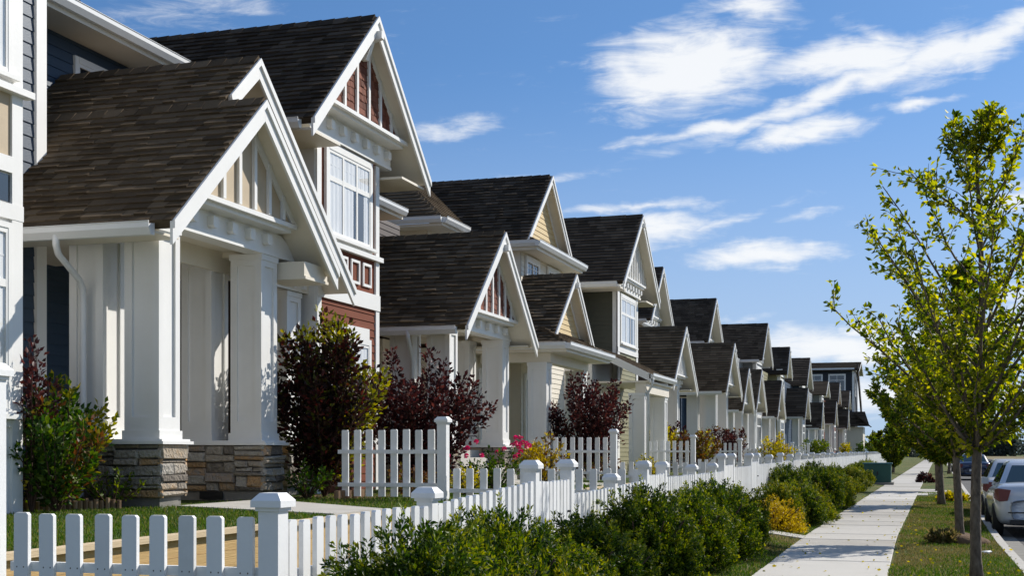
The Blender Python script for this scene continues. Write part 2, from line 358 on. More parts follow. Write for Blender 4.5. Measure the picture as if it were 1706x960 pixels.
def hip(root, planes, lod=1, rm=None):
    mb = MB()
    for A, U, V, L, l0, r0, l1, r1 in planes:
        A, U, V = Vector(A), Vector(U).normalized(), Vector(V).normalized(); Nn = U.cross(V)
        if Nn.z < 0: Nn = -Nn
        slab(mb, A, U, V, Nn, L, l0, r0, l1, r1); shingles(mb, A, U, V, Nn, L, l0, r0, l1, r1, lod)
    return mb.build('roof', rm or (ROOF if lod < 2 else ROOF_SHADED), root)
def gable(root, yc, hl, hr, ze, zr, xf, xb, xp, zb, style='batten', pm=None, lod=0, zer=None, bw=.2, xbr=None, gut='', bat=.42, bracket=True, trim=WHITE, xbrr=None, xbl=None, ledge=True, upper=None, roofname='roof', rm=None):
    """a roof whose ridge runs along X with its gable end towards the street (+X)"""
    zer = ze if zer is None else zer; xbr = xb if xbr is None else xbr; xbl = xb if xbl is None else xbl
    mb = MB(); sf = MB(); bg = MB(); U = Vector((1, 0, 0))
    for sgn, h, e in ((-1, hl, ze), (1, hr, zer)):
        A = Vector((0, yc + sgn * h, e)); L = math.hypot(h, zr - e); V = Vector((0, -sgn * h / L, (zr - e) / L)); Nn = Vector((0, sgn * (zr - e) / L, h / L))
        xq = xbr if sgn < 0 or xbrr is None else xbrr
        slab(mb, A, U, V, Nn, L, xbl if sgn < 0 else xb, xf, xq, xf)
        shingles(mb, A, U, V, Nn, L, xbl if sgn < 0 else xb, xf + .02, xq, xf + .02, lod)
        # soffit boards under the front overhang
        n = max(3, int(L / .13)); st = L / n
        for k in range(n):
            a, b = k * st + .005, (k + 1) * st - .004
            pp = lambda x, v, d: Vector((x, 0, 0)) + Vector((0, A.y, A.z)) + V * v - Nn * d
            sf.poly([pp(max(xb, xf - 2.2), a, .1), pp(xf, a, .1), pp(xf, b, .1), pp(max(xb, xf - 2.2), b, .1)])
        sf.poly([pp(max(xb, xf - 2.2), 0, .096), pp(xf, 0, .096), pp(xf, L, .096), pp(max(xb, xf - 2.2), L, .096)])
        bv = bw * L / h
        y0, y1 = yc + sgn * h, yc
        pts = lambda top, bot: [(y0, e + top), (y1, zr + top), (y1, zr - bot), (y0, e - bot)]
        bg.prism(pts(-.004, bv), 'x', xf, xf + .035 + (0 if sgn < 0 else .0006))
        bg.prism(pts(.010, .085), 'x', xf + .036, xf + .062 + (0 if sgn < 0 else .0006))
    # ridge caps
    k = xbr
    while k < xf - .05:
        w = min(.24 if lod == 0 else .8, xf + .02 - k)
        sl_, sr_ = (zr - ze) / hl, (zr - zer) / hr
        t = .026
        mb.mesh([(k, yc - .13, zr - .13 * sl_ + t), (k, yc, zr + t + .012), (k, yc + .13, zr - .13 * sr_ + t), (k + w, yc - .13, zr - .13 * sl_ + t + .012), (k + w, yc, zr + t + .024), (k + w, yc + .13, zr - .13 * sr_ + t + .012)],
                [(0, 1, 4, 3), (1, 2, 5, 4), (3, 4, 5)])
        k += w
    ro = mb.build(roofname, rm or (ROOF if roofname == 'porch_roof' and lod < 2 else ROOF_SHADED), root)
    sf.build('soffit', CREAMW, root); bg.build('barge_board', trim, root)
    # gable wall
    sl_, sr_ = (zr - ze) / hl, (zr - zer) / hr
    und = lambda y: (zr - (yc - y) * sl_ if y < yc else zr - (y - yc) * sr_) - .1 * math.hypot(1, sl_)
    yl = yc - (zr - .1 * math.hypot(1, sl_) - zb) / sl_; yr = yc + (zr - .1 * math.hypot(1, sr_) - zb) / sr_
    zt = und(yc)
    pm = pm or BEIGE
    g = MB(); g.prism([(yl, zb), (yr, zb), (yc, zt)], 'x', xp - .06, xp)
    fr = Fr('x', xp)
    cl = lambda z: (yc - (zt - z) / sl_, yc + (zt - z) / sr_)
    if style in ('siding',): clap(g, fr, yl, yr, zb, zt, .13, 0, cl)
    if style == 'shingle':
        z = zb; Uy = Vector((0, 1, 0))
        while z < zt - .05:
            a, b = cl(z + .05)
            y = a
            while y < b - .02:
                w = min(rs.uniform(.07, .16), b - y); d = rs.choice((.012, .02)); dz = rs.choice((0, -.012))
                g.mesh([(xp, y, z + dz), (xp, y + w - .004, z + dz), (xp + d, y + w - .004, z + dz), (xp + d, y, z + dz), (xp + .003, y + w - .004, z + .13), (xp + .003, y, z + .13)], [(0, 1, 2, 3), (3, 2, 4, 5), (0, 3, 5), (1, 4, 2)])
                y += w
            z += .115
    go = g.build('gable_wall', pm, root)
    tr = MB()
    for sgn, yy, s_ in ((-1, yl, sl_), (1, yr, sr_)):
        tr.prism([(yy, zb), (yc, zt), (yc, zt - .1 * math.hypot(1, s_)), (yy - sgn * .1 * math.hypot(1, s_) / s_, zb)], 'x', xp + .002, xp + .03 + (0 if sgn < 0 else .0007))
    tr.build('rake_trim', trim, go)
    if style in ('batten', 'shingle'):
        n = int((yr - yl) / bat); 
        for i in range(1, n + 1):
            y = yl + (yr - yl) * (i / (n + 1)); b = MB(); b.box(xp + .002, xp + .045, y - .035, y + .035, zb, und(y) - .02); b.build('batten', trim, go)
    if bracket:
        b = MB(); zt2 = zr - bw - .16
        b.prism([(xp, zt2 - .34), (xp + .1, zt2 - .34), (xp + .16, zt2 - .2), (xf - .05, zt2 - .05), (xf + .12, zt2 - .01), (xf + .12, zt2 + .11), (xp, zt2 + .12)], 'y', yc - .055, yc + .055); b.build('bracket', trim, root)
    if 'l' in gut: gutter(root, 'x', yc - hl + .01, xbl, xf - .16, ze - .015, -1)
    if 'r' in gut: gutter(root, 'x', yc + hr - .01, xb, xf - .16, zer - .015, 1)
    return ro
def frieze(root, x, y0, y1, z0, z1, n=8, d=.2, lod=0, m=None, roof=None):
    """beam under a gable, ledge on top, blocks along its face"""
    m = m or WHITE
    if roof:
        yc, h, ze, zr = roof; k = (zr - ze) / h; lim = lambda z: (yc - (zr - .15 * math.hypot(1, k) - z) / k, yc + (zr - .15 * math.hypot(1, k) - z) / k)
    else: lim = lambda z: (-1e9, 1e9)
    a0, a1 = lim(z0); b0, b1 = lim(z1)
    mb = MB(); mb.prism([(max(y0, a0), z0), (min(y1, a1), z0), (min(y1, max(a1, y1 - 9)), min(z1, z0 + (z1 - z0) * .5)), (min(y1, b1), z1), (max(y0, b0), z1), (max(y0, min(a0, y0 + 9)), min(z1, z0 + (z1 - z0) * .5))], 'x', x - .24, x); mb.box(x, x + .02, max(y0, a0), min(y1, a1), z0, z0 + .05)
    c0, c1 = lim(z1 + .12)
    o = mb.build('frieze', m, root)
    l = MB(); l.box(x - .24, x + d * .75, max(c0, y0 - .06), min(c1, y1 + .06), z1, z1 + .05); l.box(x - .24, x + d, max(c0 - .04, y0 - .1), min(c1 + .04, y1 + .1), z1 + .05, z1 + .11); l.build('ledge', m, o)
    if lod < 2:
        for i in range(n):
            y = y0 + (y1 - y0) * (i + .5) / n; b = MB(); zc = (z0 + z1) / 2 + .04
            if not lim(zc + .12)[0] + .06 < y < lim(zc + .12)[1] - .06: continue
            b.prism([(y - .065, zc - .055), (y - .04, zc - .08), (y + .04, zc - .08), (y + .065, zc - .055), (y + .065, zc + .06), (y - .065, zc + .06)], 'x', x, x + .09); b.build('block', m, o)
    return o
def column(root, x1, y0, w, z0, z1, panels=True, name='porch_column', m=None, d=None):
    """square panelled column; x1 = street face, y0 = near face"""
    m = m or WHITE; d = d or w
    mb = MB(); x0, y1 = x1 - d, y0 + w
    def face(P, W, H):
        mg, mt, r = .1, .16, .028
        if not panels or W < .25: mb.poly([P(0, 0, 0), P(W, 0, 0), P(W, H, 0), P(0, H, 0)]); return
        o = [(0, 0), (W, 0), (W, H), (0, H)]; i = [(mg, mt + .1), (W - mg, mt + .1), (W - mg, H - mt), (mg, H - mt)]
        for k in range(4):
            l = (k + 1) % 4
            mb.poly([P(*o[k], 0), P(*o[l], 0), P(*i[l], 0), P(*i[k], 0)]); mb.poly([P(*i[k], 0), P(*i[l], 0), P(*i[l], -r), P(*i[k], -r)])
        mb.poly([P(*q, -r) for q in i])
    H = z1 - z0
    face(lambda u, v, n: (x1 + n, y0 + u, z0 + v), w, H); face(lambda u, v, n: (x0 - n, y1 - u, z0 + v), w, H)
    face(lambda u, v, n: (x0 + u, y0 - n, z0 + v), d, H); face(lambda u, v, n: (x1 - u, y1 + n, z0 + v), d, H)
    mb.box(x0 - .02, x1 + .02, y0 - .02, y1 + .02, z0, z0 + .1); mb.box(x0 - .015, x1 + .015, y0 - .015, y1 + .015, z1 - .08, z1 - .002)
    return mb.build(name, m, root)
def stone_base(root, x0, x1, y0, y1, z0, z1, name='stone_base', cap=True, plinth=.13):
    """ledge-stone pier or low wall, stones on its street, near and far faces"""
    mb = MB(); mb.box(x0 + .03, x1 - .03, y0 + .03, y1 - .03, z0 + plinth, z1, 1)
    r = random.Random(int((x0 * 7 + y0 * 31) * 100))
    def lay(P, W):
        cuts = [-.01]; 
        while cuts[-1] < W - .35: cuts.append(min(cuts[-1] + r.uniform(.22, .5), W))
        cuts[-1] = W + .01 if len(cuts) > 1 else cuts[-1]
        if len(cuts) == 1 or cuts[-1] < W: cuts.append(W + .01)
        for a, b in zip(cuts, cuts[1:]):
            v = z0 + plinth
            while v < z1 - .02:
                h = min(r.choice((.05, .07, .09, .12, .15)) * r.uniform(.9, 1.15), z1 - v)
                if z1 - v - h < .05: h = z1 - v
                u = a; parts = 1 if h < .1 and r.random() < .7 else (2 if r.random() < .55 else 1); sp = r.uniform(.35, .65)
                for w in ([b - a] if parts == 1 else [(b - a) * sp, (b - a) * (1 - sp)]):
                    n = r.uniform(-.012, .04); j = lambda k=.016: r.uniform(-k, k); g = .005; q = r.uniform(.012, .028)
                    o = [(u + g + j(.006), v + g + j(.008)), (u + w - g + j(.006), v + g + j(.012)), (u + w - g + j(.01), v + h - g + j(.008)), (u + g + j(.01), v + h - g + j(.012))]
                    i = [(o[0][0] + q * r.uniform(.5, 1.4), o[0][1] + q * .7), (o[1][0] - q * r.uniform(.5, 1.4), o[1][1] + q * .7), (o[2][0] - q * r.uniform(.5, 1.4), o[2][1] - q * .7), (o[3][0] + q * r.uniform(.5, 1.4), o[3][1] - q * .7)]
                    vs = [P(*p, -.04) for p in o] + [P(*p, n - .014) for p in o] + [P(*p, n + r.uniform(-.004, .022)) for p in i]
                    mb.mesh(vs, [(8, 9, 10, 11)] + [(k, (k + 1) % 4, (k + 1) % 4 + 4, k + 4) for k in range(4)] + [(k + 4, (k + 1) % 4 + 4, (k + 1) % 4 + 8, k + 8) for k in range(4)])
                    u += w
                v += h
    lay(lambda u, v, n: (x1 + n, y0 + u, v), y1 - y0); lay(lambda u, v, n: (x0 + u, y0 - n, v), x1 - x0); lay(lambda u, v, n: (x1 - u, y1 + n, v), x1 - x0)
    o = mb.build(name, [STONE, MORTAR], root)
    p = MB(); p.box(x0 + .05, x1 - .05, y0 + .05, y1 - .05, z0 - .2, z0 + plinth); p.build('footing', CONCD, o)
    if cap:
        c = MB(); c.box(x0 - .03, x1 + .06, y0 - .06, y1 + .06, z1, z1 + .035); c.box(x0 - .02, x1 + .03, y0 - .03, y1 + .03, z1 + .035, z1 + .06); c.build('cap', WHITE, o)
    return o
def window(root, fr, u0, u1, v0, v1, cols=3, top=.3, grid=(2, 2), curtain=True, trim=.09, sill=True, m=None, pane=None, name='window', head=None):
    m = m or WHITE; t = trim
    mb = MB()
    fr.box(mb, u0 - t, u0, v0 - .02, v1 + t, .002, .05); fr.box(mb, u1, u1 + t, v0 - .02, v1 + t, .002, .05)
    fr.box(mb, u0, u1, v1, v1 + (head or t), .002, .055)
    if sill: fr.box(mb, u0 - t - .05, u1 + t + .05, v0 - .07, v0 - .02, .002, .12); fr.box(mb, u0 - t, u1 + t, v0 - .15, v0 - .07, .002, .04)
    else: fr.box(mb, u0, u1, v0 - t, v0, .002, .05)
    o = mb.build(name, m, root)
    f = MB(); W = (u1 - u0) / cols; vt = v1 - (v1 - v0) * top
    fr.box(f, u0, u1, v0 - .02, v0 + .05, .004, .045); fr.box(f, u0, u1, v1 - .05, v1, .004, .045)
    for i in range(cols + 1):
        c = u0 + W * i; a, b = max(u0, c - .03), min(u1, c + .03); fr.box(f, a, b, v0 + .05, v1 - .05, .004, .044)
    if top > 0:
        fr.box(f, u0 + .03, u1 - .03, vt - .04, vt + .04, .004, .042)
        if grid:
            for i in range(cols):
                for k in range(1, grid[0]): c = u0 + W * i + W * k / grid[0]; fr.box(f, c - .009, c + .009, vt + .04, v1 - .05, .004, .03)
                for k in range(1, grid[1]): c = vt + (v1 - vt) * k / grid[1]; fr.box(f, u0 + W * i + .03, u0 + W * (i + 1) - .03, c - .009, c + .009, .004, .0295)
    f.build('frame', m, o)
    if curtain:
        b = MB(); fr.quad(b, u0, u1, v0, v1, .021); b.build('interior', DARKIN, o)
        c = MB(); n = 40
        for a0, a1, vb in ((0, .6, v0), (.0, 1, vt if top > 0 else v1 - .3), (.86, 1, v0)):
            for i in range(n):
                s, e = a0 + (a1 - a0) * i / n, a0 + (a1 - a0) * (i + 1) / n
                d = lambda q: .027 + .004 * math.sin(q * 70) + (.0008 if vb != v0 else 0)
                c.poly([fr.p(u0 + (u1 - u0) * s, vb, d(s)), fr.p(u0 + (u1 - u0) * e, vb, d(e)), fr.p(u0 + (u1 - u0) * e, v1, d(e)), fr.p(u0 + (u1 - u0) * s, v1, d(s))])
        c.build('curtain', CURT, o)
        p = MB(); fr.quad(p, u0, u1, v0, v1, .037); p.build('pane', PANE, o)
    else:
        p = MB(); fr.quad(p, u0, u1, v0, v1, .023); p.build('pane', pane or GLASS, o)
    return o
def wallbox(root, x0, x1, y0, y1, z0, z1, m, faces='xy', e=.13, name='wall'):
    mb = MB(); mb.box(x0, x1, y0, y1, z0, z1)
    if 'x' in faces: clap(mb, Fr('x', x1), y0, y1, z0, z1, e)
    if 'y' in faces: clap(mb, Fr('y', y0), x0, x1, z0, z1, e)
    return mb.build(name, m, root)
def board(root, name, m, *boxes):
    mb = MB()
    for b in boxes: mb.box(*b)
    return mb.build(name, m, root)
def downspout(root, pts, r=.04):
    mb = MB()
    mb.tube(pts, r, 8); return mb.build('downspout', METALW, root, True)
def door(root, fr, u0, u1, v0, v1, m=DOORM):
    mb = MB(); fr.box(mb, u0 - .12, u0, v0, v1 + .14, .002, .05); fr.box(mb, u1, u1 + .12, v0, v1 + .14, .002, .05); fr.box(mb, u0, u1, v1, v1 + .14, .002, .05)
    d = MB(); fr.box(d, u0, u1, v0, v1, .002, .022); w = (u1 - u0)
    for a, b in ((.08, .38), (.46, .92)):
        for c, e in ((.1, .46), (.54, .9)): fr.box(d, u0 + w * c, u0 + w * e, v0 + (v1 - v0) * a, v0 + (v1 - v0) * b, .022, .032)
    o = d.build('door', m, root); mb.build('door_frame', WHITE, o)
    h = MB(); h.tube([fr.p(u0 + .07, v0 + 1, .03), fr.p(u0 + .07, v0 + 1, .09)], .025, 8); h.build('handle', RIM, o)
    return o
GZ = .83     # level of the raised front lawns
LOWZ = .25   # level under the picket fence

def porch(root, yc, half, ze, zr, cols, pm, style, xf=-7.9, xb=-11.5, lod=0, zc=4.12, zbase=1.58, bat=.4, rear=True, gut='l', xbl=None, xbr=None, dz=.28):
    """gabled porch on panelled columns with stone bases; cols = near faces of the columns"""
    fx = -8.4 + (xf + 7.9)
    gable(root, yc, half, half, ze, zr, xf, xb, fx + .24, zc + dz + .115, style, pm, lod, gut=gut, bat=bat, xbl=xbl, xbr=xbr, roofname='porch_roof')
    y0, y1 = cols[0] - .06, cols[-1] + .52
    frieze(root, fx + .01, y0 - .35, y1 + .35, zc, zc + dz, 8, .3, lod, roof=(yc, half, ze, zr))
    mb = MB(); mb.box(xb, fx - .24, y0 + .003, y0 + .26, zc - .0, zc + .2); mb.box(xb, fx - .24, y1 - .26, y1 - .003, zc, zc + .2); mb.box(xb, fx - .24, y0 + .26, y1 - .26, zc + .1, zc + .14)
    mb.box(xb, xf - .1, yc - half + .05, y0, zc - .12, zc - .09); mb.box(xb, xf - .1, y1, yc + half - .05, zc - .12, zc - .09)
    mb.build('porch_ceiling', CREAMW, root)
    for y in cols:
        w = .46
        column(root, fx, y, w, zbase + .06, zc)
        if rear: column(root, fx - .75, y, w, zbase + .06, zc)
        if lod < 2:
            stone_base(root, fx - 1.25, fx + .05, y - .04, y + w + .04, GZ, zbase)
        else:
            column(root, fx + .05, y - .04, w + .08, GZ - .1, zbase + .05, False, 'base')
    s = MB(); s.box(xb, fx - .5, cols[0] + .5, cols[-1] - .05, GZ - .1, zbase - .06)
    for k in range(4): s.box(fx - .5 + .28 * k, fx - .5 + .28 * (k + 1), cols[0] + .52, cols[-1] - .06, GZ - .1, zbase - .06 - .155 * (k + 1))
    s.build('porch_steps', CONC, root)

# ------------------------------------------------------------------ ground
def struct(name, mb, m): return tag(mb.build(name, m), kind='structure')
SK = lambda Y: max(0, .0145 * (Y - 24))     # pavement and kerb drift gently to the right
g = MB(); g.poly([(-600, -60, -.16), (600, -60, -.16), (600, 1500, -.16), (-600, 1500, -.16)]); struct('ground', g, GRASS)
def strip(mb, xa, xb, ya, yb, z, n=40, za=None):
    for i in range(n):
        p, q = ya + (yb - ya) * i / n, ya + (yb - ya) * (i + 1) / n
        a = xa if callable(xa) else (lambda y: xa); b = xb if callable(xb) else (lambda y: xb)
        mb.poly([(a(p), p, z if za is None else za), (b(p), p, z), (b(q), q, z), (a(q), q, z if za is None else za)])
g = MB(); strip(g, -3.2, lambda y: -1.89 + SK(y), -5, 300, -.005, 40, .2); strip(g, lambda y: -.34 + SK(y), lambda y: 1.25 + SK(y), -5, 300, -.005); struct('verge', g, VERGE)
g = MB(); strip(g, -5.62, -3.2, -5, 300, .2, 10, .3); struct('bank', g, GRASS)
g = MB(); strip(g, -30, -5.62, -5, 300, GZ, 10); struct('lawn', g, GRASS)
# pavement slabs
g = MB(); y = -4.0; k = 0
while y < 260:
    a, b = y + .006, y + 1.494
    x0, x1 = -1.89, -.34
    x1 = {47: .0, 48: .35, 50: .75, 51: .8, 53: .3}.get(int(y), x1)
    for X0, X1, z0 in ((x0, x1, .012 + .004 * math.sin(k * 2.1)),):
        g.mesh([(X0 + SK(a), a, z0 - .012), (X1 + SK(a), a, z0 - .012), (X1 + SK(b), b, z0 - .012), (X0 + SK(b), b, z0 - .012),
                (X0 + SK(a) + .01, a + .01, z0), (X1 + SK(a) - .01, a + .01, z0), (X1 + SK(b) - .01, b - .01, z0), (X0 + SK(b) + .01, b - .01, z0), (X0 + SK(a), a, -.1), (X1 + SK(a), a, -.1), (X1 + SK(b), b, -.1), (X0 + SK(b), b, -.1)],
               [(4, 5, 6, 7), (0, 1, 5, 4), (1, 2, 6, 5), (2, 3, 7, 6), (3, 0, 4, 7), (8, 9, 1, 0), (9, 10, 2, 1), (10, 11, 3, 2), (11, 8, 0, 3)])
    y += 1.5; k += 1
struct('pavement', g, island('pavement_concrete', [(0, (.36, .335, .295)), (.35, (.45, .425, .38)), (.7, (.50, .475, .43)), (1, (.54, .515, .47))], .9, .3, 1.6, .25, 70, .25))
g = MB(); strip(g, lambda y: 1.40 + SK(y), lambda y: 9.2 + SK(y), -5, 400, -.13); struct('road', g, ASPH)
g = MB(); y = -4.0
while y < 300:
    a, b = y, y + 2.99
    for x in (1.25, 9.2):
        g.mesh([(x + SK(a), a, -.2), (x + .15 + SK(a), a, -.2), (x + .15 + SK(b), b, -.2), (x + SK(b), b, -.2), (x + SK(a), a, .004), (x + .13 + SK(a), a, .004), (x + .13 + SK(b), b, .004), (x + SK(b), b, .004), (x + .15 + SK(a), a, -.02), (x + .15 + SK(b), b, -.02)],
               [(4, 5, 6, 7), (5, 8, 9, 6), (8, 1, 2, 9), (0, 4, 7, 3), (0, 1, 8, 5, 4), (3, 7, 6, 9, 2)])
    y += 3
struct('kerb', g, CONC)
g = MB(); g.box(1.41 + SK(20), 1.75 + SK(20), -4, 30, -.16, -.124); 
struct('gutter_pan', g, CONCD)
g = MB(); strip(g, lambda y: 9.35 + SK(y), lambda y: 40 + SK(y), -5, 400, .01); struct('far_verge', g, surf('dry_field', (.26, .2, .11), (.13, .12, .05), .95, .3, .5, 20, .2))
# short paths from the gates to the pavement
g = MB()
for ya, yb in ((23.0, 23.7), (27.9, 28.5)):
    g.mesh([(-3.2, ya, .21), (-1.85, ya, .02), (-1.85, yb, .02), (-3.2, yb, .21), (-3.2, ya, -.1), (-1.85, ya, -.1), (-1.85, yb, -.1), (-3.2, yb, -.1)], [(0, 1, 2, 3), (4, 5, 1, 0), (5, 6, 2, 1), (6, 7, 3, 2), (7, 4, 0, 3)])
struct('path', g, CONC)
g = MB()
for q in ([(-8.3, 13.75), (-5.7, 12.45), (-5.7, 13.75), (-8.3, 15.95)], [(-8.3, 24.5), (-5.7, 24.5), (-5.7, 26.2), (-8.3, 26.2)]): g.prism(q, 'z', GZ - .2, GZ + .03)
struct('entry_path', g, CONC)
# mulch under hedge
g = MB(); rr = random.Random(3)
pts = [(-2.35 + rr.uniform(-.14, .14), 5.5 + i * .35) for i in range(50)]
for i in range(len(pts) - 1):
    (a, p), (b, q) = pts[i], pts[i + 1]
    zf = lambda x, y: .2 - .205 * (x + 3.2) / (1.31 + SK(y)) + .006
    g.poly([(-3.19, p, zf(-3.19, p)), (a, p, zf(a, p)), (b, q, zf(b, q)), (-3.19, q, zf(-3.19, q))])
struct('mulch_bed', g, SOIL)

# ------------------------------------------------------------------ house 1 : navy
H1 = thing('townhouse', (-10, 13, GZ), 'navy townhouse with the nearest double-gabled porch, cream panels in its gable', 'house', 'townhouses along the street')
b = MB(); b.box(-14, -9.0, 7.5, 11.8, .3, 9.2); b.build('bay', WHITE, H1)
board(H1, 'bay_trim', WHITE, (-9.0, -8.88, 7.4, 11.92, 5.2, 5.27), (-9.0, -8.96, 11.65, 11.82, .6, 3.9), (-9.0, -8.955, 7.5, 11.83, 3.9, 4.06), (-9.0, -8.96, 11.65, 11.82, 4.06, 9.2), (-9.0, -8.955, 7.5, 11.65, 4.38, 4.55), (-9.0, -8.975, 11.0, 11.1, 4.55, 5.2))
board(H1, 'bay_panel', BEIGE, (-9.0, -8.985, 7.5, 11.65, 4.55, 5.2))
board(H1, 'pane', GLASS, (-9.0, -8.985, 9.6, 11.64, 4.08, 4.36))
window(H1, Fr('x', -9.0), 9.6, 11.58, 5.4, 8.2, 2, .3, (2, 2), True, .06)
window(H1, Fr('x', -9.0), 9.7, 11.58, 1.9, 3.8, 2, .3, (2, 2), True, .06)
wallbox(H1, -14, -10.55, 11.8, 14.30, .3, 9.2, NAVY, 'x', .165)
board(H1, 'corner_board', WHITE, (-10.55, -10.5, 14.12, 14.32, .6, 9.2), (-10.72, -10.55, 14.30, 14.32, .6, 9.2))
wallbox(H1, -14, -11.6, 14.3, 19.0, .3, 7.45, NAVY, 'x', .15)
window(H1, Fr('x', -11.6), 16.5, 17.7, 5.6, 7.1, 1, .45, (2, 2), False)
board(H1, 'eave_soffit', CREAMW, (-11.6, -11.0, 14.45, 18.4, 7.40, 7.46), (-11.04, -11.0, 14.45, 18.4, 7.46, 7.58))
gutter(H1, 'y', -11.0, 14.45, 18.42, 7.6, 1)
s2 = math.sqrt(.5)
hip(H1, [((-11.0, 0, 7.6), (0, 1, 0), (-1, 0, .62), 4.6, 9, 18.42, 9, 14.2), ((-11.0, 18.42, 7.6), (-1, 0, 0), (0, -1, .62), 4.6, 0, 9, 4.2, 8)], 0)
hip(H1, [((-12.4, 0, 8.0), (0, 1, 0), (-1, 0, .9), 3.0, 9, 21.0, 9, 19.0)], 0)
# porch 1 : one roof plane on the near side, a small gable stepping forward of a taller one
s = .862; ye = 12.95; z0 = 4.05
gable(H1, ye + 2.18, 2.18, 2.2, z0, z0 + 2.18 * s, -7.9, -9.6, -8.15, 4.6, 'batten', BEIGE, 0, gut='', bat=.42, xbl=-11.6, bracket=False, xbr=-11.6, xbrr=-9.6, roofname='porch_roof')
gutter(H1, 'x', ye + .01, -10.55, -8.1, z0 - .015, -1)
mb = MB(); U = Vector((1, 0, 0)); Lf = 2.18 * math.hypot(1, s); Lb = 3.17 * math.hypot(1, s); V = Vector((0, 1, s)).normalized(); Nn = Vector((0, -s, 1)).normalized(); A = Vector((0, ye, z0))
# upper part of the near plane, above the front ridge
A2 = A + V * Lf
slab(mb, A2, U, V, Nn, Lb - Lf, -11.6, -8.5, -11.6, -8.5); shingles(mb, A2, U, V, Nn, Lb - Lf, -11.6, -8.48, -11.6, -8.48, 0)
yr = ye + 3.17; zr = z0 + 3.17 * s
V2 = Vector((0, -1, s)).normalized(); N2 = Vector((0, s, 1)).normalized(); A4 = Vector((0, yr + 3.17, z0)); slab(mb, A4, U, V2, N2, Lb, -11.6, -8.5, -11.6, -8.5); shingles(mb, A4, U, V2, N2, Lb, -11.6, -8.48, -11.6, -8.48, 0)
k = -11.6
while k < -8.5:
    mb.mesh([(k, yr - .13, zr - .13 * s + .03), (k, yr, zr + .042), (k, yr + .13, zr - .13 * s + .03), (k + .24, yr - .13, zr - .13 * s + .042), (k + .24, yr, zr + .054), (k + .24, yr + .13, zr - .13 * s + .042)], [(0, 1, 4, 3), (1, 2, 5, 4), (3, 4, 5)]); k += .24
mb.build('porch_roof', ROOF, H1)
bg = MB(); bv = .2 * math.hypot(1, s)
for dd, x0, x1 in (((-.004, bv), -8.5, -8.465), ((.012, .085), -8.464, -8.438)):
    t, bt = dd
    ya = ye + 2.36
    bg.prism([(ya, zr - (yr - ya) * s + t), (yr, zr + t), (yr, zr - bt), (ya + bt * .3, zr - (yr - ya) * s - bt * .62)], 'x', x0, x1)
    bg.prism([(yr + 3.17, z0 + t), (yr, zr + t), (yr, zr - bt), (yr + 3.17, z0 - bt)], 'x', x0, x1 + .0006)
bg.build('barge_board', WHITE, H1)
sf = MB(); n = int(Lb / .13)
for kk in range(n):
    a, b = Lb * kk / n + .005, Lb * (kk + 1) / n - .004
    q = lambda x, v, d: Vector((x, 0, 0)) + A4 + V2 * v - N2 * d
    sf.poly([q(-9.1, a, .1), q(-8.5, a, .1), q(-8.5, b, .1), q(-9.1, b, .1)])
sf.poly([q(-9.1, 0, .096), q(-8.5, 0, .096), q(-8.5, Lb, .096), q(-9.1, Lb, .096)]); sf.build('soffit', CREAMW, H1)
b = MB(); b.prism([(ye + 2.2, z0 + 1.6), (yr, zr - .13), (yr + 3.0, z0 + .02), (yr + 3.0, z0 - .1), (ye + 2.2, z0 - .1)], 'x', -9.16, -9.1); b.build('gable_wall', CREAMW, H1)
frieze(H1, -8.39, 13.0, 17.3, 4.15, 4.47, 9, .3, roof=(ye + 2.18, 2.18, z0, z0 + 2.18 * s))
mb = MB()
mb.box(-11.6, -8.64, 13.473, 13.75, 4.15, 4.36); mb.box(-9.15, -8.64, 16.25, 16.557, 4.15, 4.36); mb.box(-11.6, -8.64, 13.75, 16.25, 4.22, 4.26); mb.box(-11.6, -9.15, 16.25, 19.2, 4.22, 4.26)
mb.box(-10.5, -8.1, 12.97, 13.47, 3.93, 3.96); mb.box(-11.6, -9.15, 13.75, 16.0, 4.1, 4.21)
mb.box(-8.64, -8.0, 16.56, 17.3, 3.86, 3.9); mb.box(-8.64, -8.02, 16.56, 17.3, 3.9, 4.1)
mb.build('porch_ceiling', CREAMW, H1)
for y in (13.53, 16.04):
    for x in (-8.4, -9.15): column(H1, x, y, .46, 1.64, 4.15, m=WHITE)
    stone_base(H1, -9.9, -8.34, y - .05, y + .51, GZ, 1.58)
column(H1, -9.15, 18.3, .48, 1.64, 3.95); stone_base(H1, -9.7, -9.1, 18.25, 18.83, GZ, 1.58)
board(H1, 'porch_beam', WHITE, (-9.4, -9.12, 16.57, 19.25, 3.95, 4.24), (-9.12, -9.08, 16.57, 19.25, 4.14, 4.2), *[(-9.12, -9.06, 16.9 + .36 * i, 17.0 + .36 * i, 4.0, 4.12) for i in range(6)])
s1 = MB(); s1.box(-11.6, -9.95, 14.06, 19.2, GZ - .1, 1.5)
for k in range(0): s1.box(-9.2 + .26 * k, -9.2 + .26 * (k + 1), 14.06, 15.97, GZ - .1, 1.5 - .15 * (k + 1))
s1.build('porch_steps', CONC, H1)
door(H1, Fr('x', -11.6), 17.75, 18.6, 1.5, 3.6)
b = MB(); b.box(-11.59, -11.4, 16.9, 17.5, 1.5, 4.2); b.build('porch_panel', CREAMW, H1)
downspout(H1, [(-9.33, 12.89, 3.95), (-9.33, 12.89, 3.84), (-9.34, 12.95, 3.74), (-9.35, 13.36, 3.5), (-9.36, 13.44, 3.4), (-9.36, 13.45, 3.2), (-9.36, 13.44, 1.75), (-9.36, 13.38, 1.55), (-9.36, 13.38, 1.0), (-9.36, 13.3, .92)])
b = MB()
b.box(-9.3, -8.95, 15.985, 15.998, GZ + .02, GZ + .12); b.build('vent', BLACKM, H1)
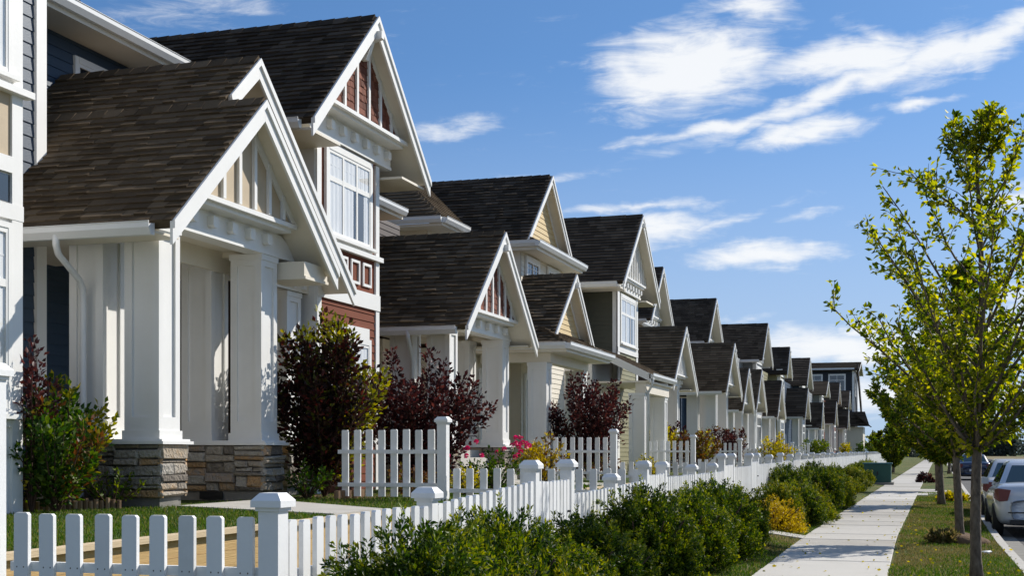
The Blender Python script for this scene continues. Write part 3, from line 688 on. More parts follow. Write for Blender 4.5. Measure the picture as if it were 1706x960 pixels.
# ------------------------------------------------------------------ house 2 : red-brown
H2 = thing('townhouse', (-10, 22, GZ), 'red-brown townhouse with tall gabled bay, big white window and red shingled gable', 'house', 'townhouses along the street')
wallbox(H2, -15, -9.3, 18.75, 22.0, .3, 6.6, DKBROWN, 'xy')
b = MB(); b.box(-9.5, -9.0, 19.0, 21.45, .6, 6.6); clap(b, Fr('x', -9.0), 19.0, 21.45, .6, 4.0); clap(b, Fr('y', 19.0), -9.3, -9.0, .6, 6.6); b.build('bay', BROWN, H2)
board(H2, 'corner_board', WHITE, (-9.02, -8.965, 18.97, 19.13, .7, 6.45), (-9.3, -9.0, 18.95, 19.0, .7, 6.45), (-9.02, -8.965, 21.33, 21.48, .7, 6.45))
window(H2, Fr('x', -9.0), 19.4, 21.05, 4.98, 6.33, 3, .34, (3, 2), True, .11)
board(H2, 'belt_course', WHITE, (-9.0, -8.95, 18.96, 21.49, 3.93, 4.2), (-9.0, -8.90, 18.94, 21.52, 4.78, 4.86))
for i in range(4):
    y = 19.32 + i * .49; f = MB(); x = -8.998
    f.box(x, x + .03, y, y + .36, 4.3, 4.345); f.box(x, x + .03, y, y + .36, 4.655, 4.7); f.box(x, x + .03, y, y + .045, 4.345, 4.655); f.box(x, x + .03, y + .315, y + .36, 4.345, 4.655); f.build('square_moulding', WHITE, H2)
window(H2, Fr('x', -9.0), 19.45, 21.0, 1.7, 3.3, 3, .3, (2, 2), True, .1, head=.28)
gable(H2, 20.23, 2.45, 2.45, 6.4, 8.64, -8.5, -15, -8.76, 6.94, 'shingle', WALLSH, 0, gut='l', bat=.5)
frieze(H2, -8.93, 18.6, 21.9, 6.47, 6.83, 7, .34, roof=(20.23, 2.45, 6.4, 8.64))
board(H2, 'eave_soffit', CREAMW, (-15, -8.56, 17.85, 18.95, 6.24, 6.28), (-15, -8.56, 21.52, 22.6, 6.24, 6.28))
wallbox(H2, -15, -11.0, 22.0, 27.5, .3, 6.5, DKBROWN, 'x')
gutter(H2, 'y', -10.4, 21.6, 26.2, 6.6, 1)
board(H2, 'eave_soffit', CREAMW, (-11.0, -10.4, 21.6, 26.2, 6.4, 6.46), (-11.0, -10.44, 26.16, 26.2, 6.46, 6.56))
hip(H2, [((-10.4, 0, 6.6), (0, 1, 0), (-1, 0, .6), 4.2, 19, 26.2, 19, 22.6), ((-10.4, 26.2, 6.6), (-1, 0, 0), (0, -1, .6), 4.2, 0, 9, 3.6, 9)], 1)
porch(H2, 25.34, 2.36, 3.80, 5.87, (23.53, 26.87), WALLSH, 'shingle', bat=.46, zc=3.86, xbr=-11.2)
wallbox(H2, -12, -11.0, 22.0, 27.6, .3, 4.0, DKBROWN, 'x'); door(H2, Fr('x', -10.98), 25.0, 25.9, 1.5, 3.6)
board(H2, 'porch_panel', CREAMW, (-11.0, -10.9, 22.3, 24.6, 1.4, 3.9), (-11.0, -10.9, 26.3, 27.5, 1.4, 3.9))
downspout(H2, [(-9.0, 22.9, 3.75), (-9.0, 22.92, 3.6), (-9.1, 23.3, 3.4), (-9.12, 23.46, 3.2), (-9.12, 23.46, 1.0)])
# ------------------------------------------------------------------ house 3 : cream
H3 = thing('townhouse', (-10, 32, GZ), 'cream-yellow townhouse with a small sided gable above a broad gutter and yellow porch gable', 'house', 'townhouses along the street')
wallbox(H3, -16, -11.2, 29.8, 36, .3, 6.9, CREAMW, 'xy'); wallbox(H3, -12, -9.2, 30.9, 35.0, .3, 6.5, CREAMW, 'xy')
gutter(H3, 'x', 29.2, -16, -10.6, 6.98, -1); gutter(H3, 'y', -10.6, 29.2, 30.9, 6.98, 1)
board(H3, 'eave_soffit', CREAMW, (-16, -10.6, 29.2, 29.85, 6.78, 6.84), (-11.2, -10.6, 29.85, 30.9, 6.78, 6.84))
hip(H3, [((0, 29.2, 6.98), (1, 0, 0), (0, 1, .85), 4.6, -16, -10.6, -16, -14.1), ((-10.6, 29.2, 6.98), (0, 1, 0), (-1, 0, .85), 4.6, 0, 3.2, 3.5, 6)], 1)
gable(H3, 32.98, 2.25, 2.1, 6.62, 8.58, -9.0, -13, -9.25, 6.85, 'siding', YELLOW, 0, bracket=False, bw=.16, xbl=-10.3, xbr=-12.4, xbrr=-12.4)
gutter(H3, 'x', 30.62, -12, -8.72, 6.55, -1); gutter(H3, 'y', -8.72, 30.5, 35.3, 6.55, 1)
board(H3, 'eave_soffit', CREAMW, (-12, -8.72, 30.62, 35.2, 6.34, 6.4), (-8.76, -8.722, 30.62, 35.2, 6.4, 6.53), (-12, -8.76, 30.62, 30.66, 6.4, 6.53))
hip(H3, [((-8.72, 0, 6.56), (0, 1, 0), (-1, 0, .5), .66, 30.62, 35.25, 31.1, 34.9)], 1)
window(H3, Fr('y', 30.88), -10.6, -9.7, 5.0, 6.2, 1, 0, None, False, .1, pane=TEAL)
window(H3, Fr('x', -9.18), 31.3, 32.3, 5.0, 6.2, 2, .3, (2, 2), False, .1); window(H3, Fr('x', -9.18), 33.3, 34.3, 5.0, 6.2, 2, .3, (2, 2), False, .1)
gable(H3, 31.13, 2.2, 1.78, 3.98, 5.76, -7.9, -9.4, -8.15, 4.3, 'siding', YELLOW, 0, zer=4.15, bw=.15, bracket=True, ledge=False, roofname='porch_roof')
hip(H3, [((-7.4, 0, 3.9), (0, 1, 0), (-1, 0, .55), .9, 28.4, 32.75, 29.0, 32.6), ((0, 28.4, 3.9), (1, 0, 0), (0, 1, .55), .75, -9.6, -7.4, -9.6, -8.0)], 0)
gutter(H3, 'x', 28.4, -9.6, -7.4, 3.9, -1); gutter(H3, 'y', -7.4, 28.3, 32.8, 3.9, 1)
board(H3, 'porch_ceiling', CREAMW, (-9.6, -7.4, 28.4, 32.7, 3.7, 3.75), (-9.5, -7.85, 28.7, 28.95, 3.5, 3.7), (-8.15, -7.9, 28.95, 32.5, 3.5, 3.7), (-7.44, -7.402, 28.4, 32.7, 3.75, 3.88), (-9.6, -7.44, 28.4, 28.44, 3.75, 3.88))
for y in (28.72, 32.1): column(H3, -7.95, y, .44, 1.6, 3.5); stone_base(H3, -8.5, -7.9, y - .04, y + .48, GZ, 1.55)
wallbox(H3, -11, -9.6, 27.6, 30.9, .3, 4.2, CREAMW, 'xy'); window(H3, Fr('x', -9.58), 28.9, 29.4, 1.6, 3.3, 1, 0, None, False, .1, pane=TEAL); window(H3, Fr('x', -9.18), 31.2, 31.8, 1.6, 3.3, 1, 0, None, False, .1, pane=TEAL); door(H3, Fr('x', -9.58), 29.8, 30.6, 1.4, 3.4, BLACKM)
# ------------------------------------------------------------------ house 4 : olive
H4 = thing('townhouse', (-10, 42, GZ), 'olive-sided townhouse with white board gable and a low lit shed-roofed porch', 'house', 'townhouses along the street')
wallbox(H4, -16, -9.5, 37.2, 43.0, .3, 6.5, SHADED_OLIVE, 'xy'); wallbox(H4, -9.7, -8.52, 38.5, 41.4, .3, 6.5, SHADED_OLIVE, 'y'); wallbox(H4, -8.53, -8.5, 38.5, 41.4, .3, 6.5, OLIVE, 'x', name='bay_front')
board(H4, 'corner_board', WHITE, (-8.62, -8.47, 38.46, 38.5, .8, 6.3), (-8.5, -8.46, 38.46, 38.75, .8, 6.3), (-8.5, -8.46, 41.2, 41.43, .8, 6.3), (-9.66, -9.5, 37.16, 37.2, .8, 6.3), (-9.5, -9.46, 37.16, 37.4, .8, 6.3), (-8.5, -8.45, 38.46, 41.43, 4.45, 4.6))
window(H4, Fr('x', -8.5), 39.0, 40.95, 4.75, 6.1, 3, .34, (2, 2), True, .12)
gable(H4, 40.3, 2.8, 2.8, 6.4, 8.76, -8.1, -15, -8.4, 6.75, 'batten', CREAMW, 1, gut='lr', bat=.35)
frieze(H4, -8.42, 38.3, 41.6, 6.3, 6.62, 8, .16, 1)
board(H4, 'eave_soffit', CREAMW, (-15, -8.2, 37.55, 38.4, 6.22, 6.27), (-15, -8.2, 41.5, 43.0, 6.22, 6.27))
hip(H4, [((-7.0, 0, 3.62), (0, 1, 0), (-1, 0, .5), 1.75, 35.84, 39.5, 35.84, 39.5)], 1)
m_ = MB(); m_.prism([(-6.96, 3.61), (-8.6, 4.42), (-8.6, 4.2), (-6.96, 3.4)], 'y', 35.8, 35.84); m_.build('barge_board', WHITE, H4)
gutter(H4, 'y', -7.0, 35.8, 39.5, 3.62, 1)
board(H4, 'porch_ceiling', CREAMW, (-8.5, -7.02, 35.85, 39.5, 3.38, 3.43), (-7.4, -7.1, 35.9, 39.4, 3.1, 3.38))
for y in (35.92, 38.95): column(H4, -7.15, y, .44, GZ, 3.1)
wallbox(H4, -10, -8.62, 35.9, 38.5, .3, 4.2, WHITE, 'xy', .2); window(H4, Fr('x', -8.6), 36.7, 37.5, 1.6, 2.9, 1, .5, None, False, .1)
downspout(H4, [(-9.42, 37.5, 6.2), (-9.42, 37.55, 6.0), (-9.42, 37.1, 5.8), (-9.42, 37.1, 4.4)])
porch(H4, 47.1, 2.55, 3.78, 5.93, (45.2, 48.3), WHITE, 'batten', lod=1, zc=3.86, xbr=-13)
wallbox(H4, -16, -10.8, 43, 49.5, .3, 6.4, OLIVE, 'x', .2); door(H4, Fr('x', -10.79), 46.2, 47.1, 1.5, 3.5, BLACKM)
downspout(H4, [(-6.93, 36.0, 3.5), (-6.98, 36.05, 3.3), (-7.1, 36.14, 3.1), (-7.1, 36.14, .9)])

# ------------------------------------------------------------------ houses further on
def far_house(yg, xg, hg, yp, xp, colour, label, y0, y1, zr=8.62, lod=1, pm=WHITE, pr=5.95, hipw=True, ph=2.45):
    h = thing('townhouse', (-10, (y0 + y1) / 2, GZ), label, 'house', 'townhouses along the street')
    wallbox(h, -16, xg - 1.2, y0, y1, .3, 6.5, colour, 'xy', .2)
    wallbox(h, xg - 1.4, xg - .5, yg - 1.4, yg + 1.4, .3, 6.5, colour, 'xy', .2)
    xw = xg - .5
    board(h, 'corner_board', WHITE, (xw, xw + .04, yg - 1.43, yg - 1.25, .8, 6.3), (xw - .16, xw + .039, yg - 1.45, yg - 1.42, .8, 6.3), (xw, xw + .04, yg + 1.25, yg + 1.43, .8, 6.3), (xw, xw + .05, yg - 1.25, yg + 1.25, 3.95, 4.2))
    gable(h, yg, hg, hg, 6.45, zr, xg, -15, xw + .05, 6.8, 'batten', pm, lod, gut='lr' if lod < 2 else '', bat=.5)
    frieze(h, xw + .05, yg - 1.5, yg + 1.5, 6.35, 6.68, 6, .14, lod)
    window(h, Fr('x', xw), yg - .95, yg + .95, 4.7, 6.1, 3, .3, None, False, .12); window(h, Fr('x', xw), yg - .95, yg + .95, 1.7, 3.4, 3, .3, None, False, .12)
    window(h, Fr('y', y0 - .02), -11.6, -10.9, 4.9, 6.1, 2, 0, None, False, .1)
    porch(h, yp, ph, pr - 2.12, pr, (yp - 1.8, yp + 1.4), pm, 'batten', xf=xp, xb=-10.6, lod=lod, zc=pr - 2.07, rear=lod < 2, xbr=-13)
    wallbox(h, -12, -10.4, yp - 2.4, yp + 2.4, .3, 4.3, CREAMW if lod > 1 else colour, 'xy', .2)
    door(h, Fr('x', -10.38), yp - .4, yp + .5, 1.5, 3.5, BLACKM)
    hip(h, [((-10.0, 0, 6.4), (0, 1, 0), (-1, 0, .55), 4.5, y0 - .3, y1 + .2, y0 + 2.5, y1 - 2), ((0, y0 - .3, 6.4), (1, 0, 0), (0, 1, .55), 3.2, -16, -10, -16, -12.7)], max(lod, 1))
    gutter(h, 'x', y0 - .3, -16, -10, 6.4, -1); gutter(h, 'y', -10, y0 - .3, y1 + .2, 6.4, 1)
    return h
far_house(51.3, -9.5, 2.4, 56.4, -7.4, GREYS, 'grey townhouse beyond the olive one, its white gable mostly hidden', 49.6, 59.5, 8.66, 1, WHITE, 6.05, ph=2.5)
far_house(62.2, -9.0, 2.5, 66.4, -8.0, NAVY, 'dark townhouse sixth from the camera with a thin white gable edge', 59.6, 69.0, 8.62, 1, WHITE, 5.6)
far_house(75.2, -8.0, 2.7, 71.2, -7.9, GREYS, 'townhouse seventh in the row with wide dark upper roof', 69.2, 79.5, 8.62, 1, WHITE, 5.8)
far_house(88.6, -8.0, 1.8, 79.0, -7.6, OLIVE, 'townhouse eighth in the row with narrow upper gable', 79.6, 91.5, 8.3, 2, WHITE, 5.6)
far_house(104.5, -7.9, 3.0, 98.5, -7.6, NAVY, 'townhouse ninth in the row with broad dark roof above white porch', 92, 108, 8.65, 2, WHITE, 6.05)
far_house(121.5, -7.6, 2.6, 113.0, -7.5, GREYS, 'townhouse tenth in the row, small in the distance', 109, 125, 7.7, 2, WHITE, 5.5, ph=2.0)
far_house(140, -7.6, 2.6, 130.5, -7.4, BROWN, 'townhouse eleventh in the row, small in the distance beside the tall end house', 126, 146, 8.5, 2, BEIGE, 6.2)
far_house(157, -7.4, 2.8, 150, -7.2, DKBROWN, 'townhouse twelfth in the row, just before the tall end house', 147, 166, 8.4, 2, WHITE, 6.1)
HE = thing('end_house', (-10, 176, GZ), 'tall dark house at the far end with white upper windows under a level ridge', 'house')
wallbox(HE, -20, -7.6, 171, 183, .3, 11.6, surf('blackish_siding', (.010, .014, .022), (.008, .011, .018), .6, 2), 'y', .3)
board(HE, 'corner_board', WHITE, (-7.75, -7.5, 170.9, 170.98, .8, 11.6), (-20, -7.5, 170.85, 170.98, 11.62, 11.9))
for x in (-14.6, -12.4, -9.6): window(HE, Fr('y', 170.98), x - .9, x + .9, 8.9, 11.0, 2, .3, None, False, .16, pane=GLASS)
gable(HE, 177, 6.6, 6.6, 11.6, 12.95, -6.9, -20, -7.5, 11.75, 'batten', WHITE, 2, bw=.25)
mb = MB(); mb.prism([(171, 12.4), (182.6, 7.2), (182.6, 6.2), (171, 11.4)], 'x', -7.2, -7.0); mb.build('barge_board', DKBROWN, HE)
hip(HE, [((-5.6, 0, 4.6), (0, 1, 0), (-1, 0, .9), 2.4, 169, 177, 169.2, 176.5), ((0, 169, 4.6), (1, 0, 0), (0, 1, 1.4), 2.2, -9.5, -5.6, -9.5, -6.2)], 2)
board(HE, 'porch_wall', CREAMW, (-9.4, -6.4, 169.6, 176, .5, 4.5))
window(HE, Fr('x', -7.5), 172.5, 174, 8.5, 10.6, 2, .3, None, False, .25)

# ------------------------------------------------------------------ retaining wall
rw = thing('retaining_wall', (-5.6, 7, LOWZ), 'yellow timber retaining wall of stacked planks below the front lawns', 'wall')
mb = MB(); rr = random.Random(5)
for k in range(4):
    y = 5.2 + (k % 2) * .9
    while y < 110:
        l = 2.4; mb.box(-5.62, -5.58 + rr.uniform(-.004, .006), y, y + l - .006, .22 + k * .145 + .003, .22 + (k + 1) * .145); y += l
o = mb.build('plank', WOODY, rw)
mb = MB(); mb.box(-5.66, -5.53, 5.2, 110, .802, .845); mb.build('cap_board', surf('pale_timber', (.6, .47, .3), (.5, .38, .23), .8, 4, .2, 30, stretch=(2, .3, 4)), rw)

# ------------------------------------------------------------------ picket fences
def post(root, x, y, z0, z1, w=.115, name='post'):
    mb = MB(); h = w / 2; mb.box(x - h, x + h, y - h, y + h, z0, z1 - .075); o = mb.build(name, FENCE, root)
    c = MB(); k = h + .03
    c.box(x - h - .012, x + h + .012, y - h - .012, y + h + .012, z1 - .095, z1 - .075); c.box(x - k, x + k, y - k, y + k, z1 - .075, z1 - .04)
    c.mesh([(x - k, y - k, z1 - .04), (x + k, y - k, z1 - .04), (x + k, y + k, z1 - .04), (x - k, y + k, z1 - .04), (x - k + .035, y - k + .035, z1), (x + k - .035, y - k + .035, z1), (x + k - .035, y + k - .035, z1), (x - k + .035, y + k - .035, z1)],
           [(4, 5, 6, 7), (0, 1, 5, 4), (1, 2, 6, 5), (2, 3, 7, 6), (3, 0, 4, 7)]); c.build('cap', FENCE, o)
    return o
rp = random.Random(12)
def pickets(root, axis, c, a, b, z0, z1, out=1, sp=.163, w=.088, rails=True, lean=True, z1b=None, nails=False):
    """picket panel: axis the fence runs along; pickets on the 'out' side of the rails"""
    mb = MB(); n = max(2, int(round((b - a) / sp))); st = (b - a) / n
    for i in range(n):
        u = a + st * (i + .5) + rp.uniform(-.004, .004); zt = z1 + ((z1b or z1) - z1) * (i + .5) / n + rp.uniform(-.006, .006)
        t0, t1 = (.018, .046) if out > 0 else (-.046, -.018)
        k = rp.uniform(-.004, .004)
        prof = [(u - w / 2, z0), (u + w / 2, z0), (u + w / 2 + k, zt - .012), (u + w / 2 - .012 + k, zt), (u - w / 2 + .012 + k, zt), (u - w / 2 + k, zt - .012)]
        if axis == 'y': mb.prism(prof, 'x', c + t0, c + t1)
        else: mb.prism(prof, 'y', c + t0, c + t1)
    if nails:
        for i in range(n):
            for zz in (z1 - .30, z0 + .16):
                for du in (-.022, .022):
                    u = a + st * (i + .5) + du; t1 = .0465 * out
                    P4 = [(u - .0035, zz - .004), (u + .0035, zz - .004), (u + .0035, zz + .004), (u - .0035, zz + .004)]
                    mb.poly([((c + t1), p, q) if axis == 'y' else (p, c + t1, q) for p, q in P4], 1)
    mb.build('picket_panel', [FENCE, NAIL] if nails else FENCE, root)
    if rails:
        r = MB()
        for zz in (z1 - .30, z0 + .16):
            if axis == 'y': r.box(c - .018, c + .018 - .001, a, b, zz - .027, zz + .027)
            else: r.box(a, b, c - .018 + .001, c + .018 - .001, zz - .027, zz + .027)
        r.build('rail', FENCE, root)
FX = -3.24
NAIL = surf('rusty_nail', (.10, .07, .05), None, .8, 9)
def front_fence(ys, z1s, ptops, label, z0=.24, group='front picket fences', first=True):
    f = thing('picket_fence', (FX, (ys[0] + ys[-1]) / 2, LOWZ), label, 'fence', group)
    for i, y in enumerate(ys):
        if ptops[i]: post(f, FX, y, 0, ptops[i])
    for i in range(len(ys) - 1):
        h = .06
        pickets(f, 'y', FX, ys[i] + h, ys[i + 1] - h, z0, z1s[i][0], 1, z1b=z1s[i][1])
    return f
def gate(ya, yb, z1, label):
    g_ = thing('picket_gate', (FX, (ya + yb) / 2, LOWZ), label, 'gate', 'front picket gates')
    pickets(g_, 'y', FX, ya + .07, yb - .07, .3, z1, 1, sp=.125, w=.085)
    m = MB(); m.tube([(FX + .04, yb - .16, z1 - .3), (FX + .075, yb - .16, z1 - .3)], .012, 6); m.build('latch', BLACKM, g_)
front_fence([6.32, 8.62, 11.21], [(1.13, 1.13), (1.13, 1.24)], [1.28, 1.25, 1.42], 'nearest stretch of white front picket fence, from the corner post to the first gate')
gate(11.21, 12.46, 1.225, 'white picket gate between two capped posts, nearest to the camera')
front_fence([12.46, 14.4, 16.21], [(1.08, 1.1), (1.1, 1.15)], [1.42, 1.25, 1.38], 'white front picket fence between the first and second gates, behind the dark hedge')
gate(16.21, 17.46, 1.2, 'second white picket gate along the front fence')
front_fence([17.46, 19.9, 22.0, 23.06], [(1.15, 1.15), (1.15, 1.15), (1.15, 1.15)], [1.36, 1.3, 1.3, 1.46], 'white front picket fence between the second and third gates')
gate(23.06, 24.3, 1.25, 'third white picket gate along the front fence')
front_fence([24.3, 27.0], [(1.2, 1.2)], [1.46, 1.46], 'short white front picket fence just past the third gate')
gate(27.0, 28.2, 1.28, 'fourth white picket gate along the front fence')
front_fence([28.2, 30.8, 33.4], [(1.22, 1.22)] * 2, [1.46, 1.42, 1.46], 'white front picket fence past the fourth gate, above lime-green shrubs')
yy = 33.4; k = 0
while yy < 150:
    front_fence([yy, yy + 2.6, yy + 5.2, yy + 7.8, yy + 10.4], [(1.25, 1.25)] * 4, [None, 1.42, 1.46, 1.42, 1.46], 'one of the far white picket fences running on towards the end of the street', .24, 'far front picket fences'); yy += 10.4
def cross_fence(Y, label, xr=-6.07, near=False):
    f = thing('picket_fence', (-6.5, Y, GZ), label, 'fence', 'picket fences between the gardens')
    post(f, xr, Y, .3, 1.96, .13)
    pickets(f, 'x', Y, -7.6, xr - .09, GZ + .05, 1.79, 1, sp=.19, w=.095); pickets(f, 'x', Y, xr + .09, FX - .12, .32, 1.27, 1, sp=.185, w=.095)
cross_fence(16.75, 'white picket fence between the navy and red-brown houses, under the purple bush')
cross_fence(27.2, 'white picket fence between the red-brown and cream houses')
cross_fence(37.5, 'white picket fence between the cream and olive houses')
for i, nm in enumerate(('beside the olive house, beyond the rust-coloured bushes', 'before the purple bush by the sixth house', 'sixth across the gardens', 'seventh across the gardens')):
    cross_fence(47.9 + 10.4 * i, 'distant white picket fence ' + nm)
f0 = thing('picket_fence', (-4.1, 6.32, LOWZ), 'shaded white picket fence in the foreground, running left from the capped corner post', 'fence', 'picket fences between the gardens')
post(f0, -5.025, 6.32, 0, 2.0, .14)
pickets(f0, 'x', 6.32, -4.86, FX - .06, .24, 1.155, -1, sp=.1655, w=.092, nails=True)
pickets(f0, 'x', 6.32, -7.0, -5.05, .85, 1.85, -1, sp=.1655, w=.092)

# ------------------------------------------------------------------ foliage
def leaf_mesh(name, m, P, D, Lh, W, rng, parent=None, fold=.25, tw=None, cast=True):
    """one folded diamond leaf per point; D = direction of each leaf"""
    n = len(P); P = np.asarray(P, float); D = np.asarray(D, float); D /= np.linalg.norm(D, axis=1)[:, None] + 1e-9
    r = rng.normal(size=(n, 3)); S = np.cross(D, r); S /= np.linalg.norm(S, axis=1)[:, None] + 1e-9; Nn = np.cross(D, S)
    l = (Lh * rng.uniform(.65, 1.25, n))[:, None]; w = (W * rng.uniform(.7, 1.2, n))[:, None]
    v = np.empty((n, 4, 3)); v[:, 0] = P; v[:, 1] = P + D * l * .48 + S * w * .5 + Nn * w * fold; v[:, 2] = P + D * l - Nn * l * .1; v[:, 3] = P + D * l * .48 - S * w * .5 + Nn * w * fold
    off = Vector((0, 0, 0)); p = parent
    while p is not None: off += p.location; p = p.parent
    v -= np.array(off)
    me = bpy.data.meshes.new(name); me.vertices.add(n * 4); me.vertices.foreach_set('co', v.reshape(-1))
    idx = np.arange(n)[:, None] * 4; f = np.concatenate([idx + np.array([[0, 1, 2]]), idx + np.array([[0, 2, 3]])], 1).reshape(-1)
    me.loops.add(n * 6); me.loops.foreach_set('vertex_index', f.astype(np.int32))
    me.polygons.add(n * 2); me.polygons.foreach_set('loop_start', np.arange(0, n * 6, 3, dtype=np.int32)); me.polygons.foreach_set('loop_total', np.full(n * 2, 3, np.int32))
    me.update(); me.validate(); me.materials.append(m)
    o = bpy.data.objects.new(name, me); COL.objects.link(o)
    if parent is not None: o.parent = parent
    return o
def rot_about(v, ax, a): 
    from mathutils import Quaternion
    return Quaternion(ax, a) @ v
def tree(loc, h, rad, zf, seed, label, m=L_TREE, nb=26, leaf=.075, trunk_r=.07, dens=1.0, group='young street trees on the verge', name='street_tree', lean=(0, 0)):
    t = thing(name, loc, label, 'tree', group)
    rr = random.Random(seed); rng = np.random.default_rng(seed); base = Vector(loc)
    tr = MB(); P = []; D = []
    tp = []; tr_r = []; N = 14
    for i in range(N + 1):
        s = i / N; tp.append(base + Vector((lean[0] * s + .035 * math.sin(s * 7 + seed), lean[1] * s + .035 * math.cos(s * 6 + seed), -.05 + s * (h - .0)))); tr_r.append(trunk_r * (1 - s) ** .8 + .006 + (.03 * max(0, 1 - s * 14)))
    tr.tube(tp, tr_r, 9)
    def leaves_on(a, b, n, sp):
        d = (b - a).normalized()
        for i in range(n):
            p = a + (b - a) * rr.uniform(0.05, 1.02); q = Vector((rr.gauss(0, 1), rr.gauss(0, 1), rr.gauss(0, 1))).normalized()
            P.append(p + q * rr.uniform(0, sp)); D.append(q + d * .7 + Vector((0, 0, -.15)))
    prof = [(0, .3), (.33, .34), (.45, .62), (.56, .86), (.67, 1.0), (.76, .93), (.85, .62), (.92, .34), (1.0, .1)]
    for i in range(nb):
        q = (i + rr.uniform(0, .9)) / nb; t_ = zf + .04 + (.96 - zf) * q; az = i * 2.4 + rr.uniform(-.4, .4)
        k = max(n for n in range(len(prof) - 1) if prof[n][0] <= t_); (ta, ra), (tb, rb) = prof[k], prof[k + 1]
        rt = rad * (ra + (rb - ra) * (t_ - ta) / (tb - ta)) * rr.uniform(.72, 1.1); zt = t_ * h
        z = max(zf * h * .82, zt - rt * rr.uniform(.85, 1.35)); s = z / h; idx = s * N; p0 = tp[int(idx)].lerp(tp[min(N, int(idx) + 1)], idx - int(idx))
        d = Vector((math.cos(az) * rt, math.sin(az) * rt, zt - z)); Lb = d.length; d.normalize()
        pts = [p0]; nseg = 6; dd = d.copy()
        for k in range(nseg):
            dd = (dd + Vector((rr.gauss(0, .07), rr.gauss(0, .07), .05 + rr.gauss(0, .05)))).normalized(); pts.append(pts[-1] + dd * Lb / nseg)
        r0 = max(.008, trunk_r * .42 * (1 - s) ** .6); tr.tube(pts, [r0 * (1 - k / nseg * .8) + .002 for k in range(nseg + 1)], 5, 0, False)
        for k in range(1, nseg + 1):
            leaves_on(pts[k - 1], pts[k], int((1 + k * 1.6) * dens), .05)
            for tw in range(2 if k > 1 else 1):
                if rr.random() < .16: continue
                sd = dd.cross(Vector((rr.gauss(0, 1), rr.gauss(0, 1), rr.gauss(0, 1)))).normalized()
                td = (dd * .75 + sd * .8 + Vector((0, 0, .18))).normalized(); tl = rr.uniform(.16, .42) * min(1, Lb / 1.3 + .25)
                a = pts[k - 1].lerp(pts[k], rr.random()); b = a + td * tl * .5 + Vector((0, 0, .02)); c = b + (td + Vector((rr.gauss(0, .2), rr.gauss(0, .2), .1))).normalized() * tl * .5
                tr.tube([a, b, c], [.005, .004, .002], 4, 0, False)
                leaves_on(a, b, int(5 * dens), .04); leaves_on(b, c, int(7 * dens), .045)
    leaves_on(tp[-3], tp[-1], int(40 * dens), .08)
    tr.build('trunk', BARK, t, True)
    leaf_mesh('crown', m, P, D, leaf, leaf * .55, rng, t)
    return t
tree((.64, 15.3, 0), 5.2, 1.85, .36, 10, 'nearest slender street tree with sparse yellow-green leaves, right edge of the photo', L_TREE, 46, .08, .06, 1.5)
tree((.63, 22.9, 0), 4.6, 1.6, .38, 8, 'street tree whose trunk rises from a mulch mound, behind the nearest one', L_DEEP, 32, .09, .07, 2.4)
tree((.62, 38.8, 0), 4.9, 2.3, .3, 15, 'broad green street tree leaning over the pavement, third along the verge', L_DEEP, 38, .13, .1, 3.6)
tree((.72, 52.0, 0), 4.6, 2.0, .3, 21, 'fourth street tree along the verge, its trunk close beside the third', L_DEEP, 28, .14, .09, 1.6)
tree((-1.5, 92, 0), 3.4, 1.6, .2, 24, 'small dark tree left of the far pavement', L_DEEP, 26, .2, .1, 1.8, None)
tree((2.0, 92, 0), 4.6, 2.2, .25, 25, 'far street tree beyond the side path', L_TREE, 24, .2, .1, 1.3)
tree((-4.6, 178, 0), 4.0, 3.0, .12, 26, 'low dark tree beside the tall end house', L_DEEP, 24, .32, .12, 1.6, None)
for i, (x, y, h) in enumerate(((14, 62, 4.8), (16.5, 95, 5.2))):
    tree((x, y, 0), h, 1.9, .3, 40 + i, ('yellowing young tree across the road, at the right edge', 'young tree across the road further off')[i], L_TREE, 24, .17, .08, 1.3, None)

def shrub(name, loc, h, r, m, seed, label, stems=12, leaf=.07, dens=1.0, cat='bush', group=None, up=.5, low=.12, asp=.62, m2=None, frac2=0.0):
    """many-stemmed bush: stems fan out of the base, leaves set along them"""
    t = thing(name, loc, label, cat, group)
    rr = random.Random(seed); rng = np.random.default_rng(seed); base = Vector(loc); st = MB(); P = []; D = []; P2 = []; D2 = []
    for i in range(stems):
        az = i * 2.4 + rr.uniform(-.5, .5); q = math.sqrt((i + .5) / stems); hh = h * rr.uniform(.72, 1.05) * (1 - .38 * q * q)
        end = base + Vector((math.cos(az) * r * q * 1.05, math.sin(az) * r * q * 1.05, hh)); c = base + Vector((math.cos(az) * r * q * (1 - up), math.sin(az) * r * q * (1 - up), hh * .45))
        pts = [base.lerp(c, s).lerp(c.lerp(end, s), s) for s in (0, .2, .4, .6, .8, 1)]
        st.tube(pts, [.014, .012, .010, .008, .006, .003], 5, 0, False)
        sec = frac2 > 0 and q > .45 and math.cos(az - 1.0) > .55
        for k in range(1, 6):
            a, b = pts[k - 1], pts[k]
            n = int(26 * dens * (.5 + .25 * k) * (b - a).length / .3)
            sd = (b - a).normalized()
            for j in range(n):
                p = a + (b - a) * rr.random(); o = Vector((rr.gauss(0, 1), rr.gauss(0, 1), rr.gauss(0, .8))); 
                spread = .16 * h / 2 * (1.25 - k * .16)
                if p.z - base.z < low * h: continue
                pp = p + o * spread * .55
                dd = o.normalized() + sd * .8
                if (sec and rr.random() < .75) or (frac2 > 0 and pp.z - base.z > h * .8 and rr.random() < frac2): P2.append(pp); D2.append(dd)
                else: P.append(pp); D.append(dd)
    st.build('stem', STEM, t, True)
    leaf_mesh('foliage', m, P, D, leaf, leaf * asp, rng, t, .15)
    if P2: leaf_mesh('foliage', m2, P2, D2, leaf, leaf * asp, rng, t, .15)
    return t
